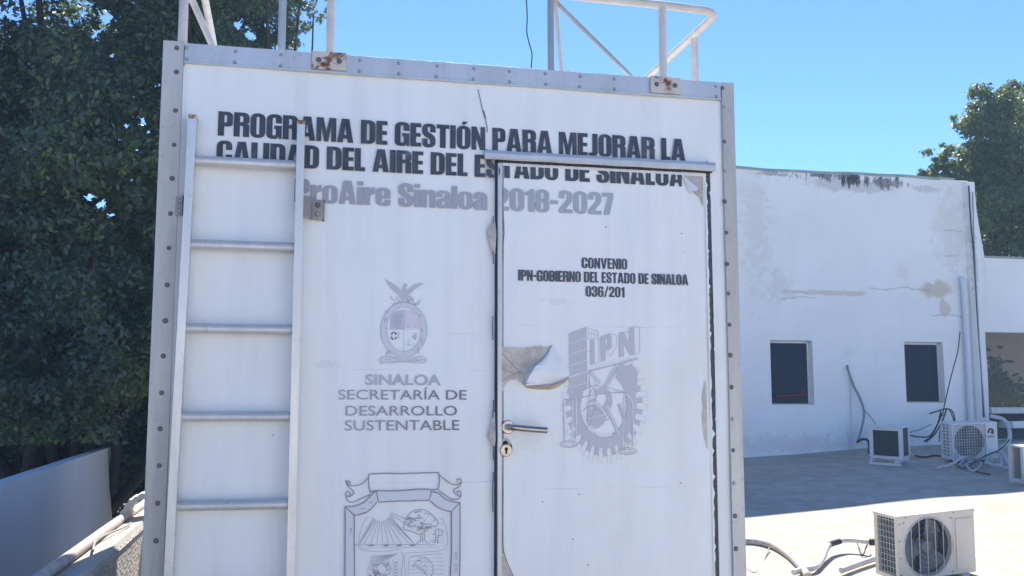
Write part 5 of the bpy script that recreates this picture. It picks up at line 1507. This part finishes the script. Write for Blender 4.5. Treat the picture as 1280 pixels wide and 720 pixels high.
# white drain tube coiled in front of the logo unit
tt = [(1172, 589), (1190, 589), (1203, 585), (1213, 576), (1228, 571), (1243, 573), (1252, 582), (1247, 592), (1236, 592), (1232, 583), (1240, 576), (1252, 578), (1262, 586), (1258, 594), (1246, 594)]
cable('drain_tube', [fz(a, b, .05 + .05 * (i % 3)) for i, (a, b) in enumerate(tt)], .019, M['tube_white'], 'white flexible tube lying in loose coils in front of the logo condenser', 'tube', None, 8)
tt = [(1200, 583), (1211, 577), (1224, 580), (1226, 588), (1216, 592), (1208, 586), (1216, 580)]
cable('drain_tube', [fz(a, b, .04 + .03 * (i % 2)) for i, (a, b) in enumerate(tt)], .013, M['tube_white'], 'thin white tube loop beside the bigger coil', 'tube', None, 8)
cable('drain_tube', [bw(1238, 520, -.3), bw(1255, 525, -.4), bw(1262, 540, -.5), bw(1260, 553, -.6), bw(1250, 560, -.65)], .034, M['tube_white'], 'wide white tube bending down the wall at the right of the logo condenser', 'tube', None, 10)
cable('thin_wire', [fz(1265, 590, .45), fz(1250, 590, .3), fz(1232, 588, .2), fz(1206, 588, .03), fz(1195, 583, .02)], .008, M['blackhose'], 'thin black wire stretched in front of the logo condenser', 'wire')
cable('loose_cable', [fz(1144, 571, .02), fz(1156, 573, .02), fz(1168, 571, .02), fz(1182, 573, .02), fz(1192, 578, .02)], .014, M['blackhose'], 'black cable lying on the roof left of the logo condenser', 'cable')
cable('loose_cable', [fz(1212, 586, .02), fz(1224, 592, .02), fz(1238, 595, .02)], .011, M['blackhose'], 'black cable end under the coiled white tube', 'cable')
for k in range(14):
    pass

# ------------------------------------------------------------------ trees
def tree(name, label, base, height, clumps, leaf, nleaf, mat, seed, trunk_r=.28, group='trees beyond the roof', openings=(), limbs=True):
    """clumps: list of (centre, radius) in world; trunk with a limb to every third clump"""
    rg = np.random.default_rng(seed)
    def near_gap(p, m):
        rel = np.array(p) - np.array([0, 0, ZC])
        for gx, gy, gr in openings:
            dv = ray(gx, gy); dv /= np.linalg.norm(dv); al = rel @ dv
            if np.linalg.norm(rel - al * dv) / max(al, .1) * F < gr + m * (gr > 7): return True
        return False
    root = empty(name, base); tag(root, label, 'tree', group)
    bs = Vector(base)
    t = MB()
    fork = Vector((0, 0, height * .38))
    t.tube(spline([(0, 0, 0), (.08, .05, height * .2), tuple(fork)], 6), [trunk_r * (1 - .35 * i / 12) for i in range(13)], 10)
    for i, (c, r) in enumerate(clumps):
        if i % 3: continue
        q = Vector(c) - bs
        mid = fork * .55 + q * .45 + Vector(rg.normal(0, .25, 3)); 
        n_ = 6
        sp = spline([tuple(fork), tuple(mid), tuple(q)], n_)
        if not limbs or any(near_gap(bs + k, 22) for k in sp): continue
        t.tube(sp, [trunk_r * .45 * (1 - .85 * k / (len(sp) - 1)) for k in range(len(sp))], 6, False)
    t.build('trunk', M['bark'], root, False)
    sub = []
    for c, r in clumps:
        for _ in range(9):
            d = rg.normal(0, 1, 3); d /= np.linalg.norm(d)
            sub.append((tuple(np.array(c) + d * r * rg.uniform(.55, 1.1) * np.array([1, 1, .85])), r * rg.uniform(.24, .56)))
    clumps = sub
    tot = sum(r ** 2 for _, r in clumps)
    C, N_ = [], []
    for c, r in clumps:
        n = int(nleaf * r * r / tot)
        d = rg.normal(0, 1, (n, 3)); d /= np.linalg.norm(d, axis=1)[:, None]
        rad = r * (rg.random(n) ** .42) * (1 + .18 * np.sin(d[:, 0] * 7 + d[:, 2] * 5 + r * 9))
        C.append(np.array(c) + d * rad[:, None] * np.array([1, 1, .75])); 
        N_.append(d * .9 + rg.normal(0, .5, (n, 3)) + np.array([0, 0, .35]))
    C, N_ = np.concatenate(C), np.concatenate(N_)
    keep = ~((C[:, 2] < ZC - .5) & (C[:, 1] < 16.3))      # nothing hangs through the boundary wall
    C, N_ = C[keep], N_[keep]
    for (gx, gy, gr) in openings:          # gaps in the crown where the sky shows through
        dv = ray(gx, gy); dv /= np.linalg.norm(dv)
        rel = C - np.array([0, 0, ZC])
        al = rel @ dv
        off = np.linalg.norm(rel - al[:, None] * dv, axis=1) / np.maximum(al, .1) * F
        lim = gr * (.75 + .5 * np.sin(rel[:, 0] * 9 + rel[:, 2] * 7) * np.cos(rel[:, 2] * 11 - rel[:, 1] * 3))
        keep = off > lim
        C, N_ = C[keep], N_[keep]
    N_ /= np.linalg.norm(N_, axis=1)[:, None]
    n = len(C)
    a = rg.normal(0, 1, (n, 3)); U = np.cross(N_, a); U /= np.linalg.norm(U, axis=1)[:, None]; V = np.cross(N_, U)
    s = leaf * rg.uniform(.65, 1.35, n)[:, None]
    P = np.empty((n, 4, 3))
    P[:, 0] = C - U * s; P[:, 1] = C + V * s * .5 + N_ * s * .12; P[:, 2] = C + U * s; P[:, 3] = C - V * s * .5 + N_ * s * .12
    P -= np.array(base)
    me = bpy.data.meshes.new('crown')
    me.vertices.add(n * 4); me.vertices.foreach_set('co', P.reshape(-1).astype(np.float32))
    me.loops.add(n * 4); me.loops.foreach_set('vertex_index', np.arange(n * 4, dtype=np.int32))
    me.polygons.add(n); me.polygons.foreach_set('loop_start', np.arange(0, n * 4, 4, dtype=np.int32))
    me.update(calc_edges=True); me.validate()
    me.materials.append(mat)
    link('crown', me, root)
    return root
def cloud(rg, centre, rad, n, r0, r1):
    out = []
    for _ in range(n):
        d = rg.normal(0, 1, 3); d /= np.linalg.norm(d)
        k = rg.random() ** .45
        out.append((tuple(np.array(centre) + d * np.array(rad) * k), rg.uniform(r0, r1)))
    return out
rg = np.random.default_rng(3)
GAPS = [(112, 248, 13), (126, 256, 12), (138, 268, 9), (130, 26, 12), (118, 45, 9), (178, 150, 11), (186, 166, 8), (158, 156, 7), (196, 108, 5), (172, 188, 6), (205, 80, 4), (238, 40, 6), (300, 30, 9), (312, 44, 8), (335, 30, 5), (345, 58, 6), (140, 70, 4), (92, 205, 3.5), (94, 218, 3), (60, 350, 3), (5, 352, 4), (165, 225, 4), (150, 175, 4), (88, 30, 4)]
def W_(px, py, y): p = at_y(px, py, y); return (p.x, p.y, p.z)
# big dense tree at the far left
cl = cloud(rg, W_(10, 250, 15), (3.6, 2.6, 4.6), 110, .75, 1.25)
cl += cloud(rg, W_(70, 440, 14.6), (2.9, .6, 1.0), 36, .55, .9)
cl += cloud(rg, W_(-20, -160, 16), (3.6, 3.0, 1.8), 20, .8, 1.3)
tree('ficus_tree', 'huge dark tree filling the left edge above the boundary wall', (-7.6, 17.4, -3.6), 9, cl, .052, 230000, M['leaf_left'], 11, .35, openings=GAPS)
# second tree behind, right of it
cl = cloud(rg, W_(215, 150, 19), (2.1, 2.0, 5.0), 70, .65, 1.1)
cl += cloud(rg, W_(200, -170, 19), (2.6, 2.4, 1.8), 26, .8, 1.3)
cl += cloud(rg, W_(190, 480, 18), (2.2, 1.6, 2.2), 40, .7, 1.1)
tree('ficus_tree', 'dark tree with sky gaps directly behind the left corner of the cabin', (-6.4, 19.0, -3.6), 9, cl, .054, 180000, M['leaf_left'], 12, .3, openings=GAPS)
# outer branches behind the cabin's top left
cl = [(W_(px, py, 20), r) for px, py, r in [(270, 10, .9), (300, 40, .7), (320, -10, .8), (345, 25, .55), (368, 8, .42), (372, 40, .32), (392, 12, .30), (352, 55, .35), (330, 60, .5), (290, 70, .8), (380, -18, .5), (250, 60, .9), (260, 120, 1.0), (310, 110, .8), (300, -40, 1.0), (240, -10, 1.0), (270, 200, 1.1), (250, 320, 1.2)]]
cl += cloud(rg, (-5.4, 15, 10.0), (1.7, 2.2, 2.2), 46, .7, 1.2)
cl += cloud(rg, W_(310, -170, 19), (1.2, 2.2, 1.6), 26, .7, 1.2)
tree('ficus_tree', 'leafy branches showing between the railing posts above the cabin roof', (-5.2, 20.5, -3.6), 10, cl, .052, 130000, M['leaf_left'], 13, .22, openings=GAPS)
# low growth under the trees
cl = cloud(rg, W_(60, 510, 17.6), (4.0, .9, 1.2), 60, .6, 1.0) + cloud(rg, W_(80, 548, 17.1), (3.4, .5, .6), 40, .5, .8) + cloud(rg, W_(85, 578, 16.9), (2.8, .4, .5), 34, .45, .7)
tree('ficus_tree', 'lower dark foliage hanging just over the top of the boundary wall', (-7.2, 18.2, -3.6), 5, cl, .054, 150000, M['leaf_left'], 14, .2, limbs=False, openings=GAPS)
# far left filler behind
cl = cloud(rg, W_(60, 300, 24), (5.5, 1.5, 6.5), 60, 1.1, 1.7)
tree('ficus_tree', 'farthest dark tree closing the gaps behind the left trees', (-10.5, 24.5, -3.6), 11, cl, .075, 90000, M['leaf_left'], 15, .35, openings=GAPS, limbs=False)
# tree behind the building on the right
cl = [(W_(px, py, 27), r) for px, py, r in [(1225, 130, .62), (1212, 150, .5), (1240, 145, .6), (1225, 172, .55), (1250, 165, .75), (1270, 160, .8), (1290, 190, 1.0), (1175, 190, .35), (1165, 212, .32), (1185, 210, .5), (1205, 205, .55), (1225, 205, .7), (1250, 210, .9), (1275, 225, 1.0), (1240, 250, 1.0), (1265, 270, 1.0), (1290, 260, 1.1), (1215, 240, .8), (1235, 290, .9), (1270, 310, 1.0), (1295, 320, 1.0), (1240, 330, .9), (1190, 235, .6), (1172, 225, .4)]]
cl += [(W_(px + rg.normal(0, 6), py + rg.normal(0, 6), 28 + rg.random()), r) for px, py, r in [(1330, 180, 1.4), (1340, 250, 1.5), (1320, 300, 1.5), (1260, 240, 1.2), (1360, 130, 1.2)]]
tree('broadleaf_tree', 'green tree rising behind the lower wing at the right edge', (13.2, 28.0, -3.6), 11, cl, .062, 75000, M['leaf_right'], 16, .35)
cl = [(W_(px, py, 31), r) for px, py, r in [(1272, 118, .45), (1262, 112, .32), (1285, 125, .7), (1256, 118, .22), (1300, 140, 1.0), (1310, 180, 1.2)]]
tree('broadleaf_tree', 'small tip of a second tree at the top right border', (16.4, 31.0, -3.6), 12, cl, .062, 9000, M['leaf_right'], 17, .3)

# ------------------------------------------------------------------ thin bluish haze added to lift dark tones like lens veil
hz = MB().box(-156, 156, -156, 226, -4.6, 17.5).build('haze', None)
hm = bpy.data.materials.new('veil_haze'); hm.use_nodes = True
for nd_ in list(hm.node_tree.nodes):
    if nd_.type == 'BSDF_PRINCIPLED': hm.node_tree.nodes.remove(nd_)
pv = hm.node_tree.nodes.new('ShaderNodeVolumePrincipled')
pv.inputs['Color'].default_value = (.50, .76, 1, 1)
pv.inputs['Density'].default_value = HAZE
pv.inputs['Anisotropy'].default_value = .2
hm.node_tree.links.new(pv.outputs[0], hm.node_tree.nodes['Material Output'].inputs['Volume'])
hz.data.materials.clear(); hz.data.materials.append(hm)
tag(hz, kind='stuff')
